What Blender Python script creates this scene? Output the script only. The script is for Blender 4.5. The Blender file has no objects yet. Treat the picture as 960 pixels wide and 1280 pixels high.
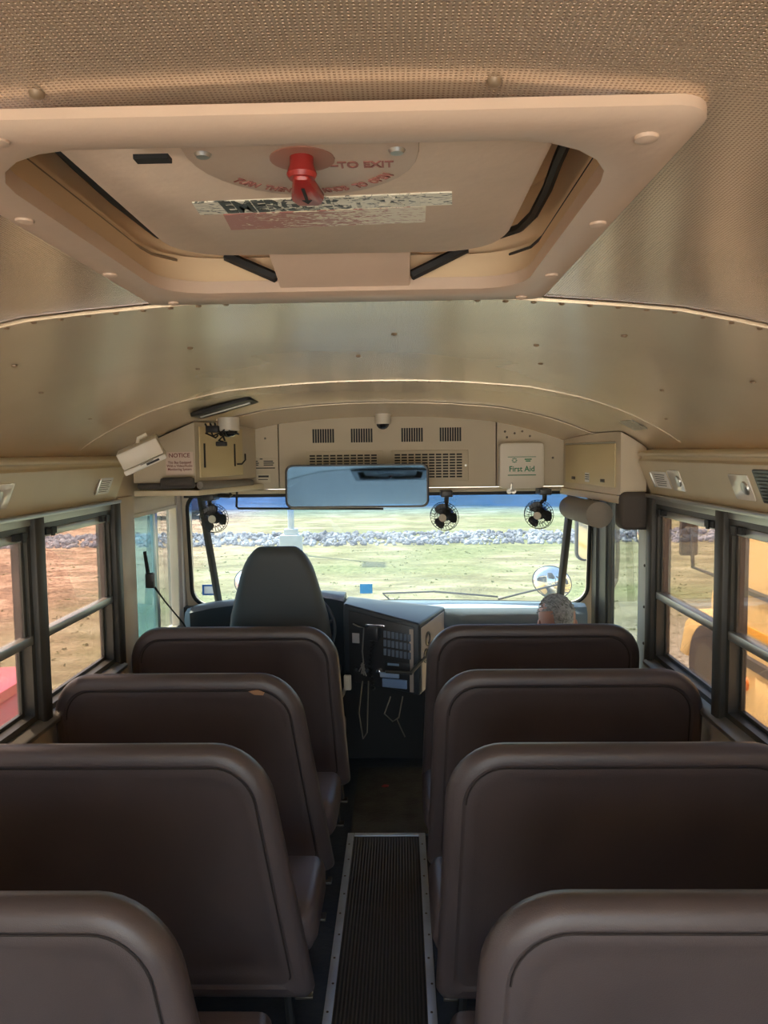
import bpy, bmesh, math, random
from math import sin, cos, pi, radians, tan, atan2, sqrt
from mathutils import Vector, Matrix, Euler
random.seed(7)
SC = bpy.context.scene
COL = SC.collection

# ------------------------------------------------------------------ camera
F = 960.0
def look(yaw, pitch, roll):
    fw = Vector((-sin(yaw)*cos(pitch), cos(yaw)*cos(pitch), -sin(pitch)))
    r = Vector((cos(yaw), sin(yaw), 0)); u = r.cross(fw)
    r2 = r*cos(roll) - u*sin(roll); u2 = u*cos(roll) + r*sin(roll)
    m = Matrix((r2, u2, -fw)).transposed()
    return m.to_4x4()
cam = bpy.data.cameras.new('camera'); camo = bpy.data.objects.new('camera', cam); COL.objects.link(camo)
camo.matrix_world = Matrix.Translation((.06, 0, 1.70)) @ look(radians(1.2443), radians(4.4523), radians(.7))
cam.sensor_fit = 'HORIZONTAL'; cam.sensor_width = 36.0; cam.lens = 36.0*F/960.0
cam.clip_start = .02; cam.clip_end = 500
SC.camera = camo
# ------------------------------------------------------------------ sky, sun, exposure
SC.view_settings.view_transform = 'Standard'; SC.view_settings.look = 'None'
SC.view_settings.gamma = 1.0; SC.view_settings.use_curve_mapping = False
SC.view_settings.exposure = 2.5
w = bpy.data.worlds.new('sky'); SC.world = w; w.use_nodes = True
nt = w.node_tree; bg = nt.nodes['Background']
sky = nt.nodes.new('ShaderNodeTexSky'); sky.sky_type = 'NISHITA'; sky.sun_disc = False
sky.sun_elevation = radians(62); sky.sun_rotation = radians(-60); sky.air_density = 1.0; sky.dust_density = 2.0
nt.links.new(sky.outputs[0], bg.inputs[0]); bg.inputs[1].default_value = .22
sl = bpy.data.lights.new('sun', 'SUN'); so = bpy.data.objects.new('sun', sl); COL.objects.link(so)
sl.energy = 3.6; sl.angle = radians(.6); sl.color = (1, .93, .82)
so.rotation_euler = Vector((-.30, .22, 1)).to_track_quat('Z', 'Y').to_euler()
SC.cycles.use_denoising = True
SC.cycles.max_bounces = 14; SC.cycles.diffuse_bounces = 6; SC.cycles.transparent_max_bounces = 24
SC.cycles.sample_clamp_indirect = 6

# ------------------------------------------------------------------ materials
def nodes(name):
    m = bpy.data.materials.new(name); m.use_nodes = True
    return m, m.node_tree, m.node_tree.nodes, m.node_tree.links
def pbr(name, col, rough=.5, metal=0., spec=.5, bump=0., bscale=60., var=0., vscale=4., coat=0., dark=None):
    m, t, N, L = nodes(name); b = N['Principled BSDF']
    b.inputs['Base Color'].default_value = (*col, 1); b.inputs['Roughness'].default_value = rough
    b.inputs['Metallic'].default_value = metal; b.inputs['Specular IOR Level'].default_value = spec
    b.inputs['Coat Weight'].default_value = coat
    tc = N.new('ShaderNodeTexCoord')
    if bump:
        n = N.new('ShaderNodeTexNoise'); n.inputs['Scale'].default_value = bscale; n.inputs['Detail'].default_value = 4
        L.new(tc.outputs['Object'], n.inputs['Vector'])
        bp = N.new('ShaderNodeBump'); bp.inputs['Strength'].default_value = bump; bp.inputs['Distance'].default_value = .01
        L.new(n.outputs[0], bp.inputs['Height']); L.new(bp.outputs[0], b.inputs['Normal'])
    if var:
        n2 = N.new('ShaderNodeTexNoise'); n2.inputs['Scale'].default_value = vscale; n2.inputs['Detail'].default_value = 6
        L.new(tc.outputs['Object'], n2.inputs['Vector'])
        mx = N.new('ShaderNodeMix'); mx.data_type = 'RGBA'
        mx.inputs[6].default_value = (*col, 1)
        d = dark or tuple(c*(1-var) for c in col)
        mx.inputs[7].default_value = (*d, 1)
        mr = N.new('ShaderNodeMapRange'); mr.inputs[1].default_value = .42; mr.inputs[2].default_value = .66
        L.new(n2.outputs[0], mr.inputs[0]); L.new(mr.outputs[0], mx.inputs[0]); L.new(mx.outputs[2], b.inputs['Base Color'])
    return m
def glass(name, tint=(.9, .95, .95), dust=.08, dustcol=(.8, .7, .6), refl=1.0, rough=.0):
    m, t, N, L = nodes(name); N.remove(N['Principled BSDF']); out = N['Material Output']
    tr = N.new('ShaderNodeBsdfTransparent'); tr.inputs[0].default_value = (*tint, 1)
    gl = N.new('ShaderNodeBsdfGlossy'); gl.inputs['Roughness'].default_value = rough; gl.inputs[0].default_value = (refl, refl, refl, 1)
    fr = N.new('ShaderNodeFresnel'); fr.inputs[0].default_value = 1.5
    mp = N.new('ShaderNodeMath'); mp.operation = 'MINIMUM'; mp.inputs[1].default_value = .2
    L.new(fr.outputs[0], mp.inputs[0])
    m1 = N.new('ShaderNodeMixShader'); L.new(mp.outputs[0], m1.inputs[0]); L.new(tr.outputs[0], m1.inputs[1]); L.new(gl.outputs[0], m1.inputs[2])
    tl = N.new('ShaderNodeBsdfTranslucent'); tl.inputs[0].default_value = (*dustcol, 1)
    df = N.new('ShaderNodeBsdfDiffuse'); df.inputs[0].default_value = (*dustcol, 1)
    ad = N.new('ShaderNodeMixShader'); ad.inputs[0].default_value = .5; L.new(tl.outputs[0], ad.inputs[1]); L.new(df.outputs[0], ad.inputs[2])
    tc = N.new('ShaderNodeTexCoord'); n = N.new('ShaderNodeTexNoise'); n.inputs['Scale'].default_value = 3; n.inputs['Detail'].default_value = 8
    L.new(tc.outputs['Object'], n.inputs['Vector'])
    mr = N.new('ShaderNodeMapRange'); mr.inputs[1].default_value = .3; mr.inputs[2].default_value = .7; mr.inputs[3].default_value = dust*.6; mr.inputs[4].default_value = dust*1.4
    L.new(n.outputs[0], mr.inputs[0])
    m2 = N.new('ShaderNodeMixShader'); L.new(mr.outputs[0], m2.inputs[0]); L.new(m1.outputs[0], m2.inputs[1]); L.new(ad.outputs[0], m2.inputs[2])
    L.new(m2.outputs[0], out.inputs[0]); m['tr'] = 1
    return m, tr
def ceilmat(name, col, dots, rough=.36):
    """enamelled sheet steel; dots = strength of the perforation pattern"""
    m = pbr(name, col, rough, .5, .8, 0, var=.08, vscale=2.2); N, L = m.node_tree.nodes, m.node_tree.links
    b = N['Principled BSDF']; tc = N.new('ShaderNodeTexCoord'); sp = N.new('ShaderNodeSeparateXYZ'); L.new(tc.outputs['Object'], sp.inputs[0])
    def mth(op, a, v):
        n = N.new('ShaderNodeMath'); n.operation = op
        if hasattr(a, 'links'): L.new(a, n.inputs[0])
        else: n.inputs[0].default_value = a
        if hasattr(v, 'links'): L.new(v, n.inputs[1])
        elif v is not None: n.inputs[1].default_value = v
        return n.outputs[0]
    k = 2*pi/.0052
    a = mth('ADD', sp.outputs[0], sp.outputs[1]); c = mth('SUBTRACT', sp.outputs[0], sp.outputs[1])
    s1 = mth('SINE', mth('MULTIPLY', a, k*.7), None); s2 = mth('SINE', mth('MULTIPLY', c, k*.7), None)
    h = mth('MULTIPLY', s1, s2)
    mr = N.new('ShaderNodeMapRange'); mr.inputs[1].default_value = .25; mr.inputs[2].default_value = .75; L.new(h, mr.inputs[0])
    nz = N.new('ShaderNodeTexNoise'); nz.inputs['Scale'].default_value = 1.6; nz.inputs['Detail'].default_value = 1; L.new(tc.outputs['Object'], nz.inputs['Vector'])
    bp0 = N.new('ShaderNodeBump'); bp0.inputs['Strength'].default_value = .25; bp0.inputs['Distance'].default_value = .03; L.new(nz.outputs[0], bp0.inputs['Height'])
    bp = N.new('ShaderNodeBump'); bp.inputs['Strength'].default_value = dots; bp.inputs['Distance'].default_value = .0016; bp.invert = True
    L.new(mr.outputs[0], bp.inputs['Height']); L.new(bp0.outputs[0], bp.inputs['Normal']); L.new(bp.outputs[0], b.inputs['Normal'])
    src = b.inputs['Base Color'].links[0].from_socket
    mx = N.new('ShaderNodeMix'); mx.data_type = 'RGBA'; mx.blend_type = 'MULTIPLY'; mx.inputs[7].default_value = (.34, .28, .24, 1)
    L.new(mth('MULTIPLY', mr.outputs[0], min(1, dots)*.8), mx.inputs[0]); L.new(src, mx.inputs[6]); L.new(mx.outputs[2], b.inputs['Base Color'])
    return m
M = {}
M['ceil'] = ceilmat('perforated_steel', (.86, .66, .47), .85, .2)
M['ceil2'] = ceilmat('faint_perforated_steel', (.90, .76, .58), .25, .22)
M['cream'] = pbr('cream_paint', (.78, .68, .47), .42, 0, .5, .04, 30, .06)
M['cream_wall'] = pbr('cream_wall_paint', (.72, .62, .46), .45, 0, .5, .04, 30, .1)
M['header'] = pbr('header_paint', (.60, .52, .38), .5, 0, .4, .06, 120)
M['yellow_cream'] = pbr('cabinet_door_paint', (.70, .58, .33), .45, 0, .5, .04, 90)
M['hatch'] = pbr('hatch_plastic', (.62, .46, .34), .38, 0, .5, .05, 80, .06)
M['hatch_lid'] = pbr('hatch_lid_plastic', (.78, .62, .47), .5, 0, .4, .08, 60, .14, 5)
M['white_metal'] = pbr('pale_plastic', (.78, .72, .60), .4)
M['black'] = pbr('black_rubber', (.018, .018, .018), .55, 0, .4)
M['blackp'] = pbr('black_plastic', (.03, .032, .036), .35, 0, .5)
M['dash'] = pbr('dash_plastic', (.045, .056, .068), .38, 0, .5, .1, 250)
M['dashtop_sheen'] = pbr('dash_top', (.20, .28, .33), .3, 0, .6, .1, 250)  # light blue: windshield light reflected on the dash, put into the colour
M['tan_panel'] = pbr('tan_console_side', (.46, .39, .34), .5, 0, .4, .05, 200)
M['seat'] = pbr('seat_vinyl', (.096, .076, .075), .34, 0, .5, .12, 420, .16, 3)
M['seat_dark'] = pbr('seat_seam', (.03, .022, .02), .7)
M['dseat'] = pbr('driver_seat_vinyl', (.085, .102, .116), .5, 0, .35, .1, 300)
M['alu'] = pbr('aluminium', (.55, .54, .50), .35, .8, .5, .05, 90, .15)
M['alu_dark'] = pbr('window_channel', (.085, .085, .075), .4, .35, .5, .05, 90, .2)
M['post'] = pbr('window_post', (.06, .06, .055), .45, .2)
M['strip'] = pbr('aisle_strip', (.70, .80, .90), .38, .3, .5, .1, 60, .25)
M['screw'] = pbr('screw_metal', (.12, .10, .08), .4, .7)
M['rivet'] = pbr('rivet_paint', (.26, .18, .11), .4, .2)
M['floor'] = pbr('floor_rubber', (.04, .054, .068), .4, 0, .5, .2, 50, .3, 8)
M['padgrey'] = pbr('grey_padding', (.27, .25, .22), .7, 0, .2, .2, 90)
M['paddark'] = pbr('dark_padding', (.085, .075, .068), .65, 0, .3, .2, 90)
M['white'] = pbr('white_label', (.85, .84, .80), .5)
M['paper'] = pbr('notice_sheet', (.72, .58, .48), .55)
M['red'] = pbr('red_knob', (.36, .03, .025), .3, 0, .6)
M['redtext'] = pbr('faded_red_ink', (.40, .16, .13), .6)
M['redink'] = pbr('red_print', (.20, .04, .035), .6)
M['green'] = pbr('green_print', (.02, .22, .10), .6)
M['ink'] = pbr('black_print', (.02, .02, .02), .6)
M['blue'] = pbr('blue_label', (.10, .30, .62), .5)
def paperback(name, col):
    m, t, N, L = nodes(name); N.remove(N['Principled BSDF'])
    a = N.new('ShaderNodeBsdfDiffuse'); a.inputs[0].default_value = (*col, 1); c = N.new('ShaderNodeBsdfTranslucent'); c.inputs[0].default_value = (*col, 1)
    x = N.new('ShaderNodeMixShader'); x.inputs[0].default_value = .55; L.new(a.outputs[0], x.inputs[1]); L.new(c.outputs[0], x.inputs[2]); L.new(x.outputs[0], N['Material Output'].inputs[0])
    return m
M['stk_white'] = paperback('thin_white_sticker', (.8, .82, .85)); M['stk_blue'] = paperback('thin_blue_sticker', (.12, .30, .65)); M['stk_pale'] = paperback('thin_pale_blue_sticker', (.25, .55, .80))
M['mirror'] = pbr('mirror_glass', (.05, .10, .165), .03, 1.0)  # dark blue tint stands in for the bluish reflection in the mirror
M['chrome'] = pbr('chrome', (.85, .86, .88), .04, 1.0)
M['cage'] = pbr('fan_cage_wire', (.035, .033, .030), .35, .5)
M['skin'] = pbr('skin', (.62, .33, .25), .5, 0, .4, .1, 60)
M['hair'] = pbr('grey_hair', (.50, .49, .47), .8, 0, .2, .9, 90, .5, 60)
M['shirt'] = pbr('shirt', (.14, .17, .24), .8, 0, .2, .3, 80)
M['jeans'] = pbr('jeans', (.05, .08, .16), .85, 0, .2, .3, 80)
M['busyellow'] = pbr('school_bus_yellow', (1.0, .70, .28), .35, 0, .5, 0, 10, .12, 1)
M['redpaint'] = pbr('red_car_paint', (.75, .07, .13), .3, 0, .6)
M['tail'] = pbr('tail_lamp', (.85, .05, .05), .2)
M['tyre'] = pbr('tyre', (.02, .02, .02), .8)
M['concrete'] = pbr('concrete', (.62, .62, .60), .8, 0, .3, .2, 30, .1)
M['navy'] = pbr('dark_vehicle_paint', (.03, .04, .09), .3)
M['foliage'] = pbr('bush_leaf', (.05, .08, .03), .8, 0, .2, .8, 4, .5, 2)
M['smoke'] = pbr('smoked_dome', (.02, .02, .02), .05, 0, .8)
M['lens'] = pbr('lamp_lens', (.85, .82, .72), .12, 0, .6)
M['foil'] = None
def foilmat(name, c1, c2, scale, th=.47):
    m, t, N, L = nodes(name); b = N['Principled BSDF']; b.inputs['Roughness'].default_value = .35
    tc = N.new('ShaderNodeTexCoord'); mp = N.new('ShaderNodeMapping'); mp.inputs['Scale'].default_value = (scale, scale*3, scale)
    n = N.new('ShaderNodeTexNoise'); n.inputs['Scale'].default_value = 1; n.inputs['Detail'].default_value = 3; n.inputs['Distortion'].default_value = 2.5
    L.new(tc.outputs['Object'], mp.inputs[0]); L.new(mp.outputs[0], n.inputs['Vector'])
    cr = N.new('ShaderNodeValToRGB'); cr.color_ramp.elements[0].position = th; cr.color_ramp.elements[0].color = (*c1, 1)
    cr.color_ramp.elements[1].position = th+.05; cr.color_ramp.elements[1].color = (*c2, 1)
    L.new(n.outputs[0], cr.inputs[0]); L.new(cr.outputs[0], b.inputs['Base Color'])
    return m
M['foil'] = foilmat('worn_reflective_label', (.07, .08, .07), (.86, .82, .68), 38, .40)
M['foil2'] = foilmat('worn_red_label', (.72, .62, .50), (.82, .74, .58), 30)
M['winglass'], _ = glass('dusty_window_glass', (.52, .46, .41), .05, (.85, .62, .52), .55)
M['drvglass'], _ = glass('tinted_driver_glass', (.24, .36, .37), .10, (.55, .75, .75))
M['doorglass'], _ = glass('door_glass', (.47, .50, .48), .025, (.8, .85, .85), .6)
M['ws'], _tr = glass('windshield_glass', (.8, .88, .85), .07, (.6, .75, .85))
_N, _L = M['ws'].node_tree.nodes, M['ws'].node_tree.links
_tc = _N.new('ShaderNodeTexCoord'); _sp = _N.new('ShaderNodeSeparateXYZ'); _cr = _N.new('ShaderNodeValToRGB'); _mr = _N.new('ShaderNodeMapRange')
_mr.inputs[1].default_value = 1.28; _mr.inputs[2].default_value = 1.52
_L.new(_tc.outputs['Object'], _sp.inputs[0]); _L.new(_sp.outputs[2], _mr.inputs[0]); _L.new(_mr.outputs[0], _cr.inputs[0]); _L.new(_cr.outputs[0], _tr.inputs[0])
_cr.color_ramp.elements[0].color = (.30, .34, .31, 1); _cr.color_ramp.elements[0].position = .18
_cr.color_ramp.elements[1].color = (.01, .07, .28, 1); _cr.color_ramp.elements[1].position = .47
_e = _cr.color_ramp.elements.new(.38); _e.color = (.17, .27, .36, 1)

# ------------------------------------------------------------------ mesh helpers
class MB:
    def __init__(s): s.v = []; s.f = []
    def add(s, vs, fs):
        k = len(s.v); s.v += [Vector(p) for p in vs]; s.f += [tuple(k+i for i in f) for f in fs]; return s
    def box(s, x0, x1, y0, y1, z0, z1, mat=None):
        vs = [Vector(p) for p in ((x0,y0,z0),(x1,y0,z0),(x1,y1,z0),(x0,y1,z0),(x0,y0,z1),(x1,y0,z1),(x1,y1,z1),(x0,y1,z1))]
        if mat: vs = [mat @ p for p in vs]
        return s.add(vs, [(0,3,2,1),(4,5,6,7),(0,1,5,4),(1,2,6,5),(2,3,7,6),(3,0,4,7)])
    def rings(s, rs, caps=(1,1), closed=False):
        n = len(rs[0]); vs = [p for r in rs for p in r]; fs = []
        m = len(rs)
        for a in range(m if closed else m-1):
            b = (a+1) % m
            for i in range(n):
                j = (i+1) % n; fs.append((a*n+i, a*n+j, b*n+j, b*n+i))
        if not closed:
            if caps[0]: fs.append(tuple(range(n))[::-1])
            if caps[1]: fs.append(tuple((m-1)*n+i for i in range(n)))
        return s.add(vs, fs)
    def tube(s, pts, r, seg=8, closed=False):
        pts = [Vector(p) for p in pts]; n = len(pts); rs = []; up = None
        rr = r if isinstance(r, (list, tuple)) else [r]*n
        for i, p in enumerate(pts):
            a = pts[(i-1) % n] if (closed or i > 0) else p; b = pts[(i+1) % n] if (closed or i < n-1) else p
            t = (b-a).normalized()
            if up is None:
                up = Vector((0,0,1)) if abs(t.z) < .9 else Vector((1,0,0))
            u = (up - t*up.dot(t)).normalized(); v = t.cross(u); up = u
            rs.append([p + (u*cos(2*pi*k/seg) + v*sin(2*pi*k/seg))*rr[i] for k in range(seg)])
        return s.rings(rs, closed=closed)
    def cyl(s, a, b, r0, r1=None, seg=20):
        return s.tube([a, b], [r0, r0 if r1 is None else r1], seg)
    def lathe(s, c, axis, prof, seg=24):
        """prof: list of (distance along axis, radius)"""
        c = Vector(c); t = Vector(axis).normalized(); u = (Vector((0,0,1)) if abs(t.z) < .9 else Vector((1,0,0))); u = (u - t*u.dot(t)).normalized(); v = t.cross(u)
        return s.rings([[c + t*d + (u*cos(2*pi*k/seg)+v*sin(2*pi*k/seg))*max(r, 1e-4) for k in range(seg)] for d, r in prof])
    def sph(s, c, r, seg=16, rg=10):
        r = r if isinstance(r, (tuple, list)) else (r, r, r); c = Vector(c)
        return s.rings([[c + Vector((r[0]*sin(a)*cos(2*pi*k/seg), r[1]*sin(a)*sin(2*pi*k/seg), r[2]*cos(a))) for k in range(seg)] for a in [max(.02, min(pi-.02, pi*i/rg)) for i in range(rg+1)]])
    def prism(s, out, fa, fb):
        """out: 2-D outline; fa, fb map (u,v) to a 3-D point for either end"""
        return s.rings([[Vector(fa(*p)) for p in out], [Vector(fb(*p)) for p in out]])
    def xf(s, m):
        s.v = [m @ p for p in s.v]; return s
ORG = {}
def obj(name, mb, mat, parent=None, smooth=False, bevel=0., seg=2, origin=None):
    me = bpy.data.meshes.new(name); me.from_pydata([tuple(p) for p in mb.v], [], mb.f); me.update()
    bm = bmesh.new(); bm.from_mesh(me)
    bmesh.ops.recalc_face_normals(bm, faces=bm.faces)
    if bevel:
        es = [e for e in bm.edges if len(e.link_faces) == 2 and e.calc_face_angle(0) > radians(35)]
        bmesh.ops.bevel(bm, geom=es, offset=bevel, segments=seg, affect='EDGES', profile=.5, clamp_overlap=True)
    for f in bm.faces: f.smooth = bool(smooth or bevel)
    for e in bm.edges:
        if len(e.link_faces) == 2 and e.calc_face_angle(0) > radians(42): e.smooth = False
    bm.to_mesh(me); bm.free()
    me.materials.append(mat)
    o = bpy.data.objects.new(name, me); COL.objects.link(o)
    if parent: o.parent = parent; o.location = -ORG.get(parent.name, Vector())
    elif origin is not None:
        o.data.transform(Matrix.Translation(-Vector(origin))); o.location = origin; ORG[o.name] = Vector(origin)
    return o
def tag(o, label=None, cat=None, group=None, kind=None):
    if label: o['label'] = label
    if cat: o['category'] = cat
    if group: o['group'] = group
    if kind: o['kind'] = kind
    return o
def thing(name, loc, label=None, cat=None, group=None, kind=None):
    o = bpy.data.objects.new(name, None); o.empty_display_size = .1; COL.objects.link(o); o.location = loc; ORG[o.name] = Vector(loc)
    return tag(o, label, cat, group, kind)
def struct(name, mb, mat, label=None, **k):
    o = obj(name, mb, mat, **k); o['kind'] = 'structure'
    if label: o['label'] = label
    return o
def copy_tree(o, parent=None):
    c = o.copy(); COL.objects.link(c)
    if parent: c.parent = parent
    for ch in list(o.children): copy_tree(ch, c)
    return c
def text(name, body, size, mat, parent, mtx, align='CENTER', bold=0., sx=1.):
    cu = bpy.data.curves.new(name, 'FONT'); cu.body = body; cu.size = size; cu.align_x = align; cu.align_y = 'CENTER'; cu.extrude = .0004; cu.offset = bold
    cu.resolution_u = 3; cu.space_line = .95
    t = bpy.data.objects.new(name, cu); COL.objects.link(t)
    me = bpy.data.meshes.new_from_object(t.evaluated_get(bpy.context.evaluated_depsgraph_get()))
    bpy.data.objects.remove(t); bpy.data.curves.remove(cu)
    me.transform(mtx @ Matrix.Diagonal((sx, 1, 1, 1))); me.materials.clear(); me.materials.append(mat)
    o = bpy.data.objects.new(name, me); COL.objects.link(o)
    if parent: o.parent = parent; o.location = -ORG.get(parent.name, Vector())
    return o
def frame(o, x, y):
    """matrix with local x,y axes at origin o"""
    x = Vector(x).normalized(); y = Vector(y); y = (y - x*y.dot(x)).normalized(); z = x.cross(y)
    m = Matrix((x, y, z)).transposed().to_4x4(); m.translation = Vector(o); return m
def rrect(x0, x1, z0, z1, r, n=8, rb=None):
    """rounded rectangle outline, counter-clockwise from the lower left; rb = radius of the lower corners"""
    rb = r if rb is None else rb; pts = []
    for cx, cz, a0, R in ((x0+rb, z0+rb, pi, rb), (x1-rb, z0+rb, 1.5*pi, rb), (x1-r, z1-r, 0, r), (x0+r, z1-r, .5*pi, r)):
        for i in range(n+1):
            a = a0 + .5*pi*i/n; pts.append((cx+R*cos(a), cz+R*sin(a)))
    return pts

# ------------------------------------------------------------------ bus shell dimensions
XL, XR, XC = -1.16, 1.12, -.02
YB, YF = -2.1, 3.22                       # rear end modelled, front passenger post
PROF = [(0,1.965),(.15,1.9635),(.3,1.957),(.45,1.945),(.55,1.935),(.65,1.915),(.75,1.892),(.85,1.86),(.93,1.825),(1.0,1.79),(1.06,1.755),(1.11,1.72),(1.14,1.69)]
def czr(x):
    a = abs(x-XC)
    for (a0, z0), (a1, z1) in zip(PROF, PROF[1:]):
        if a <= a1: return z0 + (z1-z0)*(a-a0)/(a1-a0)
    return PROF[-1][1]
def drop(y): return 0 if y < 3.0 else .075*((y-3.0)/1.05)**1.7
def cz(x, y=0): return czr(x) - drop(y)*(1 if abs(x-XC) < .9 else max(.3, 1-(abs(x-XC)-.9)*3))
HX0, HX1, HY0, HY1 = -.30, .25, .64, 1.215      # roof hatch opening

# ------------------------------------------------------------------ ground and the field
g = nodes('field_ground'); m, t, N, L = g; b = N['Principled BSDF']; b.inputs['Roughness'].default_value = .95; b.inputs['Specular IOR Level'].default_value = .1
tc = N.new('ShaderNodeTexCoord')
def noise(sc, det=6, dist=0, vec=None):
    n = N.new('ShaderNodeTexNoise'); n.inputs['Scale'].default_value = sc; n.inputs['Detail'].default_value = det; n.inputs['Distortion'].default_value = dist
    L.new(vec or tc.outputs['Object'], n.inputs['Vector']); return n.outputs[0]
def ramp(src, els):
    r = N.new('ShaderNodeValToRGB'); r.color_ramp.elements[0].position = els[0][0]; r.color_ramp.elements[0].color = (*els[0][1], 1)
    r.color_ramp.elements[1].position = els[-1][0]; r.color_ramp.elements[1].color = (*els[-1][1], 1)
    for p, c in els[1:-1]: e = r.color_ramp.elements.new(p); e.color = (*c, 1)
    L.new(src, r.inputs[0]); return r.outputs[0]
def mixc(fac, a, c, mode='MIX'):
    x = N.new('ShaderNodeMix'); x.data_type = 'RGBA'; x.blend_type = mode
    if hasattr(fac, 'links'): L.new(fac, x.inputs[0])
    else: x.inputs[0].default_value = fac
    L.new(a, x.inputs[6]); L.new(c, x.inputs[7]); return x.outputs[2]
mapg = N.new('ShaderNodeMapping'); mapg.inputs['Scale'].default_value = (.6, 1.1, 1); L.new(tc.outputs['Object'], mapg.inputs[0])
straw = ramp(noise(1.6, 10, .5, mapg.outputs[0]), [(.36, (.17, .155, .085)), (.5, (.25, .235, .135)), (.64, (.36, .34, .22))])
grass = ramp(noise(9, 8), [(.35, (.135, .155, .065)), (.65, (.235, .255, .125))])
dirt0 = ramp(noise(1.5, 14, .8, mapg.outputs[0]), [(.40, (.13, .065, .04)), (.5, (.38, .21, .13)), (.60, (.70, .50, .36))])
dirt = mixc(.5, dirt0, ramp(noise(16, 10), [(.42, (.10, .05, .03)), (.58, (.70, .50, .35))]))
pale = ramp(noise(14, 8), [(.38, (.22, .20, .15)), (.62, (.46, .43, .36))])
gm = N.new('ShaderNodeMapRange'); gm.inputs[1].default_value = .47; gm.inputs[2].default_value = .66; L.new(noise(.35, 5, .4, mapg.outputs[0]), gm.inputs[0])
field = mixc(.55, mixc(gm.outputs[0], straw, grass), ramp(noise(22, 10), [(.38, (.30, .28, .26)), (.64, (1.0, .97, .9))]), 'MULTIPLY')
field = mixc(.35, field, field, 'ADD')
spx = N.new('ShaderNodeSeparateXYZ'); L.new(tc.outputs['Object'], spx.inputs[0])
# dirt lot to the left of the bus
warp = N.new('ShaderNodeMath'); warp.operation = 'MULTIPLY_ADD'; warp.inputs[1].default_value = 5; L.new(noise(.3, 4), warp.inputs[0]); L.new(spx.outputs[0], warp.inputs[2])
dm = N.new('ShaderNodeMapRange'); dm.inputs[1].default_value = -1.5; dm.inputs[2].default_value = -4.5; L.new(warp.outputs[0], dm.inputs[0])
c1 = mixc(dm.outputs[0], field, dirt)
pm_ = N.new('ShaderNodeMapRange'); pm_.inputs[1].default_value = 3.2; pm_.inputs[2].default_value = 6.0; L.new(warp.outputs[0], pm_.inputs[0])
py_ = N.new('ShaderNodeMapRange'); py_.inputs[1].default_value = 14; py_.inputs[2].default_value = 9; L.new(spx.outputs[1], py_.inputs[0])
pp = N.new('ShaderNodeMath'); pp.operation = 'MULTIPLY'; L.new(pm_.outputs[0], pp.inputs[0]); L.new(py_.outputs[0], pp.inputs[1])
c2 = mixc(pp.outputs[0], c1, pale)
yb_ = N.new('ShaderNodeMapRange'); yb_.inputs[1].default_value = 2.0; yb_.inputs[2].default_value = -.5; L.new(spx.outputs[1], yb_.inputs[0])
c2 = mixc(yb_.outputs[0], c2, ramp(noise(14, 8), [(.38, (.42, .38, .30)), (.62, (.74, .68, .56))]))  # unseen paler ground behind the bus, added to bounce light inside
L.new(c2, b.inputs['Base Color'])
bp = N.new('ShaderNodeBump'); bp.inputs['Strength'].default_value = .9; bp.inputs['Distance'].default_value = .06; L.new(noise(7, 12, .3), bp.inputs['Height']); L.new(bp.outputs[0], b.inputs['Normal'])
M['ground'] = m
GZ = -.95
gb = MB()
ys = [-60, -30, -10, 0, 6, 12, 18, 21.2, 21.8, 22.3, 22.9, 23.8, 25, 30, 40, 60, 100, 200]
xs = [-120, -60, -30, -15, -6, 0, 6, 15, 30, 60, 120]
def gh(y):
    if y < 21.5: return GZ
    if y < 22.8: return GZ + .10*(y-21.5)/1.3
    return GZ + .10 + max(0, y-30)*.004
for y in ys:
    for x in xs: gb.v.append(Vector((x, y, gh(y))))
for j in range(len(ys)-1):
    for i in range(len(xs)-1):
        k = j*len(xs)+i; gb.f.append((k, k+1, k+1+len(xs), k+len(xs)))
struct('ground', gb, M['ground'], 'dry grass and dirt field around the bus', smooth=True)
# riprap band across the field (uncountable small stones)
M['rock'] = pbr('riprap_stone', (.46, .46, .50), .9, 0, .2, .4, 20, .6, 1.1, dark=(.12, .12, .15))
rb = MB(); rr = random.Random(3)
ico = bmesh.new(); bmesh.ops.create_icosphere(ico, subdivisions=1, radius=1); iv = [v.co.copy() for v in ico.verts]; jf = [tuple(v.index for v in f.verts) for f in ico.faces]; ico.free()
for i in range(5200):
    x = rr.uniform(-26, 24); y = rr.uniform(21.6, 24.0); s = rr.uniform(.035, .11)
    e = Euler((rr.uniform(0, 6), rr.uniform(0, 6), rr.uniform(0, 6))).to_matrix()
    rb.add([Vector((x, y, gh(y)+s*.35)) + e @ Vector((p.x*s*rr.uniform(.8, 1.3), p.y*s, p.z*s*.75)) for p in iv], jf)
tag(obj('riprap_rocks', rb, M['rock']), 'band of pale grey riprap stones crossing the field ahead', 'rocks', kind='stuff')
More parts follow.
